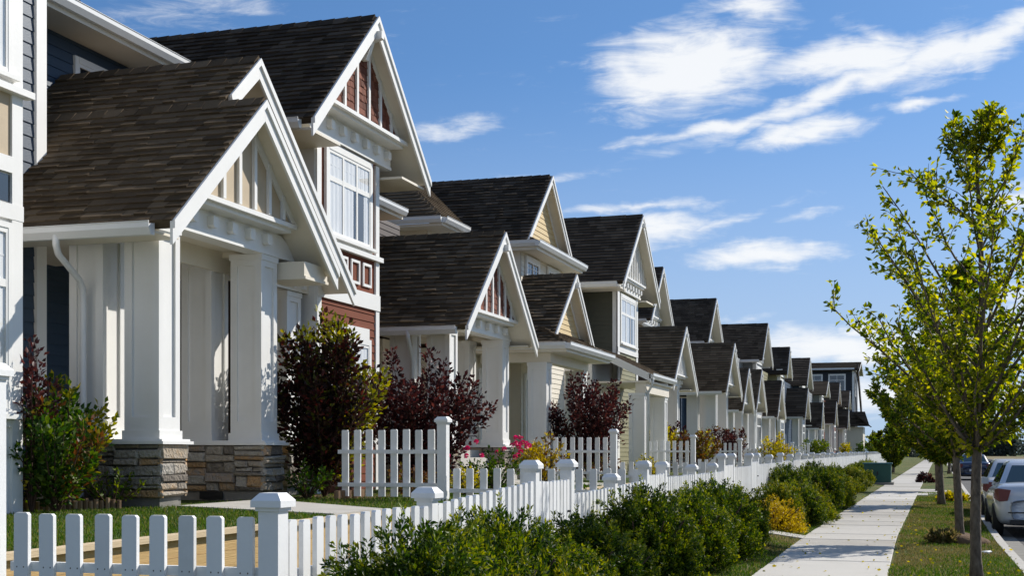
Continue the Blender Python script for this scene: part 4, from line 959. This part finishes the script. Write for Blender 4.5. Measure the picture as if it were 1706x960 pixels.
shrub('smoke_bush', (-8.06, 17.3, GZ), 2.75, .82, L_PYEL, 3, 'tall purple bush turning yellow at its top and right side, beside the first porch', 30, .095, 1.5, m2=L_YTIP, frac2=.55)
shrub('smoke_bush', (-7.9, 20.7, GZ), 2.45, 1.15, L_PURP, 5, 'wide dark purple bush with stray shoots, behind the first cross fence', 30, .085, 1.5)
shrub('smoke_bush', (-7.15, 29.4, GZ), 2.6, 1.0, L_PURP, 9, 'purple bush with upright shoots in front of the cream house', 28, .09, 1.3, up=.35)
shrub('smoke_bush', (-8.95, 11.95, GZ), 1.9, .3, L_PURP, 11, 'dark red bush at the left edge behind the white post', 10, .075, .8, low=.5)
shrub('green_shrub', (-8.75, 12.1, GZ), 1.25, .5, L_GREEN, 111, 'broad green shrub under the dark red bush at the left edge', 18, .08, 1.2, m2=L_RUST, frac2=.5)
shrub('green_shrub', (-9.15, 12.75, GZ), 1.5, .55, L_GREEN, 12, 'leafy yellow-green shrub by the downspout of the first porch', 18, .085, 1.2, m2=L_YTIP, frac2=.45)
shrub('bedding_plant', (-8.75, 13.1, GZ), .5, .45, L_LIME, 13, 'low pale-leaved plant at the foot of the stone base', 12, .06, .5)
shrub('bedding_plant', (-9.2, 11.9, GZ), .6, .4, L_GOLD, 14, 'small yellow-flowered plant at the left edge of the bed', 12, .05, .6, m2=L_GREEN, frac2=.6)
shrub('bedding_plant', (-8.0, 16.6, GZ), .55, .4, L_GREEN, 15, 'low green plant under the tall purple bush', 12, .06, .8)
rose = shrub('rose_bush', (-6.5, 20.3, GZ), .75, .6, L_GREEN, 16, 'rose bush with bright pink blooms by the second porch', 16, .06, 1.0)
rr = random.Random(6); fl = MB()
for i in range(22):
    c = Vector((-6.4 + rr.uniform(-.6, .7), 20.0 + rr.uniform(-.6, .6), GZ + rr.uniform(.55, .95)))
    for k in range(16):
        d = Vector((rr.gauss(0, 1), rr.gauss(0, 1), rr.gauss(.35, .8))).normalized() * .045; sd = d.cross(Vector((rr.gauss(0, 1), rr.gauss(0, 1), 1))).normalized() * .032
        fl.mesh([c + d * .2, c + d * .7 + sd, c + d, c + d * .7 - sd], [(0, 1, 2, 3)])
fl.build('blossom', L_PINK, rose)
shrub('golden_bush', (-6.55, 23.3, GZ), 1.0, .5, L_GOLD, 17, 'feathery golden bush behind the first gate', 16, .07, .8, m2=L_RUST, frac2=.5)
shrub('yellow_shrub', (-7.75, 41.6, GZ), 1.9, .5, L_YELL, 18, 'bright yellow shrub against the dark doorway of the olive house', 14, .1, .7)
shrub('smoke_bush', (-7.9, 44.6, GZ), 1.7, .7, L_PURP, 19, 'dark purple bush right of the yellow shrub by the olive house', 16, .1, .8)
shrub('rust_bush', (-6.9, 43.5, GZ), 1.45, .9, L_RUST, 20, 'rounded rust-and-green bush by the fourth porch', 20, .1, .9, m2=L_YELL, frac2=.2)
shrub('smoke_bush', (-6.9, 50.4, GZ), 1.75, .9, L_PURP, 22, 'purple bush in front of the grey townhouse', 20, .11, .8, m2=L_RUST, frac2=.5)
shrub('yellow_shrub', (-5.6, 56.5, GZ), 1.4, .8, L_YELL, 23, 'yellow shrub above the fence before the sixth townhouse', 14, .12, .6, m2=L_GOLD, frac2=.5)
shrub('rust_bush', (-6.6, 64, GZ), 1.2, .7, L_RUST, 27, 'small reddish bush above the fence, far along', 12, .14, .6)
for i, (x, y, m) in enumerate(((-6.2, 84, L_LIME), (-6.5, 96, L_LIME), (-6, 120, L_YELL), (-5.4, 138, L_GREEN), (-5, 160, L_LIME))):
    shrub('garden_shrub', (x, y, GZ), 1.6, .6, m, 50 + i, 'small yellow-green garden shrub among the far porches', 10, .18, .4, group='far garden shrubs')
for i, (x, y, m, h, r, lb) in enumerate(((-6.9, 17.6, L_RUST, .5, .4, 'low reddish plant behind the pickets of the first cross fence'), (-6.4, 18.6, L_YELL, .45, .4, 'low yellow plant behind the lower pickets of the first cross fence'), (-6.6, 28.6, L_RUST, .6, .5, 'low rust plant behind the second cross fence'), (-5.9, 30.2, L_YELL, .6, .4, 'low yellow plant behind the second cross fence'), (-5.0, 14.8, L_GREEN, .6, .45, 'green plant on the bank behind the first gate'), (-4.4, 18.3, L_GREEN, .8, .5, 'green shrub on the bank behind the second gate'), (-4.3, 27.6, L_GREEN, .7, .5, 'green shrub on the bank behind the third gate'))):
    shrub('bedding_plant', (x, y, GZ if x < -5.7 else .27), h, r, m, 70 + i, lb, 12, .07, .7)

# hedge shrubs (spreading junipers)
def juniper_proto(name, w, d, h, seed, m, label, cat, n, ln=.036, group=None, m2=None):
    t = thing(name, (0, 0, 0), label, cat, group); rng = np.random.default_rng(seed); rr = random.Random(seed)
    # shoots: each a plume of small sprays, paler at its tip
    P = []; D = []; P2 = []; D2 = []
    nsh = int(n / 30)
    for i in range(nsh):
        az = rr.uniform(0, 6.283); el = math.asin(rr.uniform(.02, 1)); k = rr.uniform(.5, 1.0) ** .6
        lump = 1 + .15 * math.sin(az * 3 + seed) * math.cos(el * 4) + .10 * math.sin(az * 7 + seed * 2 + el * 5) + rr.gauss(0, .03)
        tip = Vector((math.cos(az) * math.cos(el) * w * k * lump, math.sin(az) * math.cos(el) * d * k * lump, math.sin(el) * h * k * lump * .95 + .05 * h))
        out = Vector((tip.x * .8, tip.y * .8, tip.z * .5 + .12)).normalized(); out = (out + Vector((rr.gauss(0, .4), rr.gauss(0, .4), rr.gauss(.08, .3)))).normalized()
        ls = rr.uniform(.08, .2); side = out.cross(Vector((rr.gauss(0, 1), rr.gauss(0, 1), rr.gauss(0, 1)))).normalized()
        for j in range(30):
            s = rr.random(); o = (side * rr.choice((-1, 1)) + Vector((rr.gauss(0, .5), rr.gauss(0, .5), rr.gauss(0, .5)))).normalized()
            p = tip - out * ls * (1 - s) + o * .05 * (1.1 - s) * rr.random()
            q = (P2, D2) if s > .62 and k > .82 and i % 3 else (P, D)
            q[0].append(p); q[1].append(out * .9 + o * .9)
    st = MB()
    for i in range(9):
        a = i * .7; st.tube([(0, 0, -.05), (math.cos(a) * w * .4, math.sin(a) * d * .4, h * .4), (math.cos(a) * w * .75, math.sin(a) * d * .75, h * .7)], [.02, .014, .006], 5)
    st.build('stem', STEM, t, True)
    if P2 and not m2: P += P2; D += D2
    leaf_mesh('foliage', m, P, D, ln, ln * .42, rng, t, .1)
    if P2 and m2: leaf_mesh('new_growth', m2, P2, D2, ln, ln * .42, rng, t, .1)
    return t
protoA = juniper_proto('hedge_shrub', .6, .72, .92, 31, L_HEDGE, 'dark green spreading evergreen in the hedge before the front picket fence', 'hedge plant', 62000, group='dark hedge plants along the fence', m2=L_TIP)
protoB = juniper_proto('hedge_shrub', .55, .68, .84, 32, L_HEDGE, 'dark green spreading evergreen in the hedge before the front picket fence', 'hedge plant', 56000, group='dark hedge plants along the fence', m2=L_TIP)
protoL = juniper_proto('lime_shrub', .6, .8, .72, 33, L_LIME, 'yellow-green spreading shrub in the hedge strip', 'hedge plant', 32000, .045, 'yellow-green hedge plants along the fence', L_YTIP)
protoG = juniper_proto('golden_shrub', .5, .55, .5, 34, L_GOLD, 'bright golden shrub beside the pavement at the end of the dark hedge', 'bush', 11000)
def put(p, x, y, z, rz, sc, first=[set()], label=None):
    o = p if p.name not in first[0] else copy_tree(p)
    first[0].add(p.name); o.location = (x, y, z); o.rotation_euler = (0, 0, rz); o.scale = (sc[0], sc[1], sc[2])
    if label: o['label'] = label
    return o
rr = random.Random(2)
y = 6.95; i = 0
while y < 21.6:
    big = rr.uniform(.82, 1.12)
    put((protoA, protoB)[i % 2], -2.72 + rr.uniform(-.06, .1), y, .08, rr.choice((0, 3.14)) + rr.uniform(-.3, .3), (big * rr.uniform(.85, 1.1), big, (1.09 + .05 * (i % 2)) if y < 9 else big * ( rr.uniform(.86, 1.08) if y < 18 else rr.uniform(.78, 1.0))))
    y += rr.choice((.75, .95, 1.1, 1.3)); i += 1
for xx, yy, sc in ((-2.35, 6.45, .62), (-2.3, 7.3, .74), (-2.25, 8.6, .7)): put(protoL, xx, yy, .05, yy, (sc, sc, sc * 1.35), label='low yellow-green shrub at the foot of the near end of the hedge')
put(protoG, -2.5, 24.3, .02, 0, (1.25, 1.3, 1.25))
y = 26.0; i = 0
while y < 40:
    put((protoL, protoA, protoL)[i % 3], -2.55 + .35 * math.sin(i), y, .06, rr.uniform(0, 3), (rr.uniform(.8, 1.15), rr.uniform(.8, 1.1), rr.uniform(.8, 1.25))); y += rr.uniform(.95, 1.25); i += 1
while y < 84:
    put((protoB, protoL)[(i % 4) < 3], -2.6 + rr.uniform(-.3, .3), y, .08, rr.uniform(0, 3), (rr.uniform(.85, 1.2), rr.uniform(.9, 1.3), rr.uniform(.8, 1.2))); y += rr.uniform(1.3, 1.9); i += 1

# grass blades
def blades(name, areas, m, h, seed, kind='stuff', patch=0, skip=None):
    rng = np.random.default_rng(seed); P = []; 
    for n, xa, xb, ya, yb, zf in areas:
        t = rng.random(n) ** 1.3; yv = ya + (yb - ya) * t; xa_ = np.array([xa(v) for v in yv]) if callable(xa) else xa; xb_ = np.array([xb(v) for v in yv]) if callable(xb) else xb
        xv = xa_ + (xb_ - xa_) * rng.random(n); zv = np.array([zf(a, b) for a, b in zip(xv, yv)]); P.append(np.stack([xv, yv, zv], 1))
    P = np.concatenate(P)
    pf = np.sin(P[:, 0] * 2.1 + .7 * np.sin(P[:, 1] * .9)) + np.sin(P[:, 1] * .75 + 1.3) + .8 * np.sin(P[:, 1] * 2.3 + P[:, 0] * 1.7) + rng.normal(size=len(P)) * .6
    if patch: P = P[(pf - .55) * patch > -.25]
    if skip: X_ = P[:, 0]; Y_ = P[:, 1]; n0 = 13.75 - .5 * (X_ + 8.3); P = P[~((Y_ > n0 - .02) & (Y_ < 15.97 - .846 * (X_ + 8.3)) & (X_ > -8.4))]
    D = rng.normal(size=P.shape) * .45; D[:, 2] = 1
    o = leaf_mesh(name, m, P, D, h, h * .22, rng, None, .05); tag(o, None, None, None, kind); return o
vz = lambda x, y: -.005
lz = lambda x, y: .2 - .205 * (x + 3.2) / (1.31 + SK(y))
o = blades('verge_grass', [(38000, lambda y: -.33 + SK(y), lambda y: 1.24 + SK(y), 14, 50, vz), (16000, lambda y: -2.6, lambda y: -1.88 + SK(y), 14, 40, lz)], L_BLADE, .05, 1, patch=1)
tag(o, 'short patchy green grass on the strips beside the pavement', 'grass')
o = blades('dry_grass', [(60000, lambda y: -.3 + SK(y), lambda y: 1.24 + SK(y), 14, 46, vz), (12000, lambda y: -2.4, lambda y: -1.9 + SK(y), 14, 36, lz)], L_DRY, .035, 2, patch=-1); tag(o, 'dry yellowish grass blades scattered through the verge', 'grass')
gz = lambda x, y: GZ
o = blades('lawn_grass', [(30000, -9.5, -5.65, 7.5, 13.4, gz), (16000, -8.5, -5.65, 13.4, 27, gz)], L_BLADE, .045, 3, skip=True); tag(o, 'mown green lawn in the raised front gardens', 'grass')

rng = np.random.default_rng(5); n = 420
yv = 14 + 34 * rng.random(n) ** 1.4; xv = -1.9 + 3.3 * rng.random(n); keep = (xv < -1.45) | (xv > -.7) | (rng.random(n) < .3); P = np.stack([xv, yv, np.where(xv < 1.2, .022, .03)], 1)[keep]
D = rng.normal(size=P.shape); D[:, 2] *= .12
o = leaf_mesh('fallen_leaves', L_YELL, P, D, .055, .035, rng, None, .1); tag(o, 'yellow fallen leaves scattered over the pavement edge and verge', 'leaves', None, 'stuff')
# ------------------------------------------------------------------ garden bits
e = thing('log_edging', (-8.7, 12.6, GZ), 'brown log edging round the flower bed beside the first porch', 'edging')
mb = MB(); rr = random.Random(9)
for i in range(30):
    s_ = i / 29; x = -9.7 + 1.15 * s_; y = 12.0 + .95 * s_ ** 1.5; mb.tube([(x, y, GZ - .1), (x + rr.uniform(-.01, .01), y, GZ + .13 + rr.uniform(-.015, .02))], .028, 7)
mb.build('log', LOGW, e)
bed = MB(); bed.poly([(-12, 11.95, GZ + .012), (-9.7, 12.0, GZ + .012), (-8.55, 12.95, GZ + .012), (-8.5, 13.45, GZ + .012), (-12, 13.45, GZ + .012)]); bed.poly([(-8.6, 16.75, GZ + .012), (-7.2, 16.85, GZ + .012), (-7.2, 22, GZ + .012), (-8.6, 22, GZ + .012)]); struct('flower_bed', bed, SOIL)
e = MB()
for i in range(8):
    y = 16.9 + i * .13; e.tube([(-7.5 - .05 * math.sin(i), y - .4, GZ), (-7.5 - .05 * math.sin(i), y - .4, GZ + .13)], .045, 7)
tag(e.build('log_edging', LOGW), 'short log edging under the tall purple bush', 'edging')
# mulch mound round the second tree
def lump(name, c, r, h, m, label, cat, seed, sub=3, flat=.0):
    import bmesh
    bm = bmesh.new(); bmesh.ops.create_icosphere(bm, subdivisions=sub, radius=1); rr = random.Random(seed); ph = [rr.uniform(0, 6) for _ in range(6)]
    for v in bm.verts:
        p = v.co; k = 1 + .12 * math.sin(p.x * 3.1 + ph[0]) * math.sin(p.y * 2.7 + ph[1]) + .09 * math.sin(p.z * 5 + ph[2] + p.x * 2) + .05 * math.sin(p.x * 9 + ph[3]) * math.sin(p.y * 8 + ph[4])
        v.co = (p.x * r[0] * k, p.y * r[1] * k, p.z * h * k)
    me = bpy.data.meshes.new(name); bm.to_mesh(me); bm.free(); me.materials.append(m); me.polygons.foreach_set('use_smooth', [True] * len(me.polygons))
    o = bpy.data.objects.new(name, me); COL.objects.link(o); o.location = c; return tag(o, label, cat)
lump('mulch_mound', (.63, 22.9, -.05), (.46, .5), .24, SOIL, 'brown mulch mound heaped round the second street tree', 'mound', 1)
lump('boulder', (-2.3, 42.7, .14), (.32, .36), .3, ROCK, 'dark grey boulder beside the pavement before the green box', 'rock', 2)
juniper_m = juniper_proto('grass_tuft', .26, .26, .17, 44, L_DRY, 'dry tuft of grass on the mulch mound by the second tree', 'plant', 1200, .12); juniper_m.location = (.42, 22.6, .05)
juniper_r = juniper_proto('small_shrub', .4, .4, .45, 45, L_PURP, 'small dark red shrub on the verge near the far trees', 'bush', 1500, .12); juniper_r.location = (.35, 66, 0)
juniper_y = juniper_proto('small_shrub', .5, .7, .3, 46, L_YELL, 'low yellow plants at the foot of the third street tree', 'plant', 1500, .12); juniper_y.location = (1.0, 42, 0)
bx = thing('utility_box', (-1.7, 61.2, 0), 'dark green metal utility box on a concrete pad beside the pavement', 'utility box')
mb = MB(); mb.box(-2.25, -1.1, 60.6, 61.8, .12, .92); mb.build('cabinet', BOXG, bx)
mb = MB(); mb.prism([(60.55, .92), (61.85, .92), (61.85, .98), (60.62, .98)], 'x', -2.3, -1.05); mb.build('lid', BOXG, bx)
mb = MB(); mb.box(-2.4, -.98, 60.4, 62, -.05, .12); mb.build('pad', CONCD, bx)
mb = MB(); mb.box(-1.7, -1.64, 60.575, 60.6, .45, .6); mb.build('handle', BLACKM, bx)
mb = MB(); 
for i in range(5): mb.tube([(.9 + .02 * i, 20.6, .004), (.95 + .02 * i, 20.64 + .01 * i, .012)], .03, 5)
tag(mb.build('litter', FENCE), 'scrap of white paper lying on the grass near the nearest trees', 'litter')

# ------------------------------------------------------------------ cars
def car(loc, paint, label, L=4.55, W=1.74, flip=False, suv=False):
    """sedan, rear towards -Y; built at the origin and placed"""
    t = thing('parked_car', (0, 0, 0), label, 'car', 'cars parked along the kerb')
    dz = .25 if suv else 0
    import bmesh
    # body stations: y, half width, sill z, deck z, belt bulge
    S = [(0.0, .60, .34, .70, .0), (.03, .76, .30, .82, .02), (.12, .83, .26, .97 + dz * .5, .03), (.32, .865, .22, 1.02 + dz * .5, .03), (.75, .87, .19, 1.03 + dz * .5, .03), (1.3, .87, .18, 1.0 + dz * .5, .03), (2.2, .87, .18, .97 + dz * .5, .03), (3.1, .87, .18, .94 + dz * .5, .03), (3.7, .86, .19, .88 + dz * .5, .03), (4.15, .82, .22, .80 + dz * .5, .03), (4.42, .74, .26, .70 + dz * .5, .02), (4.53, .6, .34, .58, .0)]
    rings = []
    for y, w, zs, zd, bl in S:
        h = zd - zs
        half = [(w * .55, zs), (w * .92, zs + .02), (w * .98, zs + h * .25), (w + bl * .6, zs + h * .55), (w + bl * .3, zs + h * .78), (w * .96, zs + h * .93), (w * .84, zd), (w * .4, zd + .018)]
        rings.append([(a, y, z) for a, z in half] + [(-a, y, z) for a, z in half[::-1]])
    mb = MB(); n = len(rings[0])
    fs = [(i * n + k, i * n + (k + 1) % n, (i + 1) * n + (k + 1) % n, (i + 1) * n + k) for i in range(len(rings) - 1) for k in range(n)] + [tuple(range(n)), tuple(range((len(rings) - 1) * n, len(rings) * n))[::-1]]
    mb.mesh([p for r in rings for p in r], fs)
    body = mb.build('body', paint, t, True)
    sub = body.modifiers.new('subd', 'SUBSURF'); sub.levels = 2; sub.render_levels = 2
    # greenhouse
    zb = .99 + dz * .5; zt = 1.42 + dz
    yb0, yb1, yt0, yt1 = (.55, 3.25, 1.28, 2.45) if not suv else (.1, 3.25, .5, 2.4)
    lo = [(-.80, yb0), (.80, yb0), (.80, yb1), (-.80, yb1)]; 
    def ring(k, off=0):
        a = .80 - .22 * k + off; y0 = yb0 + (yt0 - yb0) * k - off; y1 = yb1 + (yt1 - yb1) * k + off; z = zb - .06 + (zt - zb + .06) * k; c = .10
        return [(-a, y0 + c, z), (-a + c, y0, z), (a - c, y0, z), (a, y0 + c, z), (a, y1 - c, z), (a - c, y1, z), (-a + c, y1, z), (-a, y1 - c, z)]
    ks = [0, .35, .7, .92]; rg = [ring(k) for k in ks]
    top = [(x * .93, yt0 + .06 + (y - yt0) * (yt1 - yt0 - .12) / (yt1 - yt0), zt + .015) for x, y, z in ring(1.0)]
    rg.append(top); mb = MB(); vs = [p for r in rg for p in r]; m = 8
    fs = [(i * m + k, i * m + (k + 1) % m, (i + 1) * m + (k + 1) % m, (i + 1) * m + k) for i in range(len(rg) - 1) for k in range(m)] + [tuple(range((len(rg) - 1) * m, len(rg) * m))]
    mb.mesh(vs, fs); cab = mb.build('cabin', paint, t, True); bv_ = cab.modifiers.new('bevel', 'BEVEL'); bv_.width = .03; bv_.segments = 3; bv_.limit_method = 'ANGLE'
    gl = MB(); a0, a1 = ring(.16, .006), ring(.86, .006)
    def pan(i, j, s0=.04, s1=.96):
        A, B, C, D_ = Vector(a0[i]), Vector(a0[j]), Vector(a1[j]), Vector(a1[i])
        gl.poly([A.lerp(B, s0), A.lerp(B, s1), D_.lerp(C, s1), D_.lerp(C, s0)])
    pan(1, 2, .0, 1.0); pan(5, 6, 0, 1); pan(3, 4, .06, .46); pan(3, 4, .5, .95); pan(7, 0, .05, .5); pan(7, 0, .54, .94)
    gl.build('window', CARGL, t)
    for sx in (-1, 1):
        b = MB(); b.mesh([(sx * .66, .012, .70), (sx * .80, .055, .68), (sx * .885, .22, .74), (sx * .875, .26, .90), (sx * .82, .09, .93), (sx * .60, .02, .90)], [(0, 1, 4, 5), (1, 2, 3, 4)])
        for v in range(len(b.v)): x, y, z = b.v[v]; b.v[v] = (x * 1.012, y - .02, z)
        b.build('tail_light', REDL, t)
        b = MB(); b.mesh([(sx * .50, 4.53, .56), (sx * .74, 4.44, .56), (sx * .835, 4.2, .62), (sx * .82, 4.2, .74), (sx * .7, 4.44, .70), (sx * .5, 4.5, .67)], [(0, 1, 4, 5), (1, 2, 3, 4)]); 
        for v in range(len(b.v)): x, y, z = b.v[v]; b.v[v] = (x * 1.012, y + .02, z)
        b.build('headlight', HEADL, t)
        b = MB(); b.box(min(sx * .86, sx * 1.04), max(sx * .86, sx * 1.04), 2.9, 3.0, .95 + dz * .5, 1.08 + dz * .5); b.build('wing_mirror', paint, t)
        for y in (.82, 3.62):
            w = MB(); N = 24; x0, x1 = sx * .70, sx * .895
            prof = [(x0, .20), (x0, .30), (x0 * .5 + x1 * .5, .325), (x1, .30), (x1, .205)]
            vs = [(px, y + pr * math.cos(6.2832 * k / N), .19 + .13 + pr * math.sin(6.2832 * k / N)) for px, pr in prof for k in range(N)]
            w.mesh(vs, [(i * N + k, i * N + (k + 1) % N, (i + 1) * N + (k + 1) % N, (i + 1) * N + k) for i in range(4) for k in range(N)])
            wh = w.build('wheel', RUBBER, t, True)
            r = MB(); 
            for k in range(5):
                a = 6.2832 * k / 5; ca, sa = math.cos(a), math.sin(a)
                r.mesh([(x1, y - sa * .03, .32 + ca * .03), (x1, y + ca * .2 - sa * .025, .32 + sa * .2 + ca * .025), (x1, y + ca * .2 + sa * .025, .32 + sa * .2 - ca * .025), (x1, y + sa * .03, .32 - ca * .03)], [(0, 1, 2, 3)])
            r.mesh([(x1 * .985, y + .205 * math.cos(6.2832 * k / N), .32 + .205 * math.sin(6.2832 * k / N)) for k in range(N)], [tuple(range(N))]); r.build('rim', RIM, wh)
    b = MB(); b.box(-.27, .27, -.035, -.012, .50, .62); b.build('number_plate', PLATE, t)
    b = MB(); b.box(-.62, .62, -.02, .3, .27, .34); b.build('bumper', BLACKM, t)
    b = MB(); b.box(-.66, .66, -.022, -.002, .47, .49); b.box(-.3, .3, -.02, .0, .80, .83); b.build('trim', BLACKM, t)
    b = MB(); b.box(-.55, .55, 4.53, 4.56, .42, .52); b.build('grille', BLACKM, t)
    t.location = loc; t.scale = (W / 1.74, L / 4.55, 1)
    if flip: t.rotation_euler = (0, 0, math.pi)
    return t
car((2.28, 26.4, -.13), SILVER, 'silver saloon parked nearest, its red tail light at the right edge of the photo')
car((2.34, 32.3, -.13), CWHITE, 'pale silver saloon parked in front of the nearest one, only its side and roof showing')
car((3.05, 78, -.13), CBLUE, 'dark blue car parked far along the kerb, seen behind the nearest trunk')
car((3.3, 100, -.13), CWHITE, 'white car parked furthest along the kerb, glimpsed between tree trunks')
car((9.0, 88, -.13), CBLACK, 'dark car on the far side of the road at the right edge', 4.8, 1.85, True, True)

# ------------------------------------------------------------------ far background
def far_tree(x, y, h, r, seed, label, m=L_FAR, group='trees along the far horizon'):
    t = thing('distant_tree', (x, y, 0), label, 'tree', group); rng = np.random.default_rng(seed); rr = random.Random(seed)
    P = []; D = []
    for b in range(16):
        c = np.array([x + rr.uniform(-.7, .7) * r, y + rr.uniform(-.7, .7) * r, h * rr.uniform(.25, .88)]); br = r * rr.uniform(.3, .55); n = 150
        q = rng.normal(size=(n, 3)); q /= np.linalg.norm(q, axis=1)[:, None]; P.append(c + q * br * rng.uniform(.6, 1.05, (n, 1))); D.append(q + rng.normal(size=(n, 3)) * .4)
    s = MB(); s.tube([(x, y, -.2), (x, y, h * .5), (x, y, h * .8)], [.3, .2, .06], 6); s.build('trunk', BARK, t)
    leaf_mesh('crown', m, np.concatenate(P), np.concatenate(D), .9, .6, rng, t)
rr = random.Random(77)
for i in range(30):
    far_tree(-6 + i * 6.2 + rr.uniform(-2, 2), 360 + rr.uniform(-20, 60), rr.uniform(7, 12) * (1 if i > 8 else .55), rr.uniform(4, 7), 200 + i, 'tree in the dark line along the far horizon')
for i, (x, y, h) in enumerate(((20, 150, 6), (26, 170, 8), (31, 160, 7), (38, 185, 9), (17, 180, 5))):
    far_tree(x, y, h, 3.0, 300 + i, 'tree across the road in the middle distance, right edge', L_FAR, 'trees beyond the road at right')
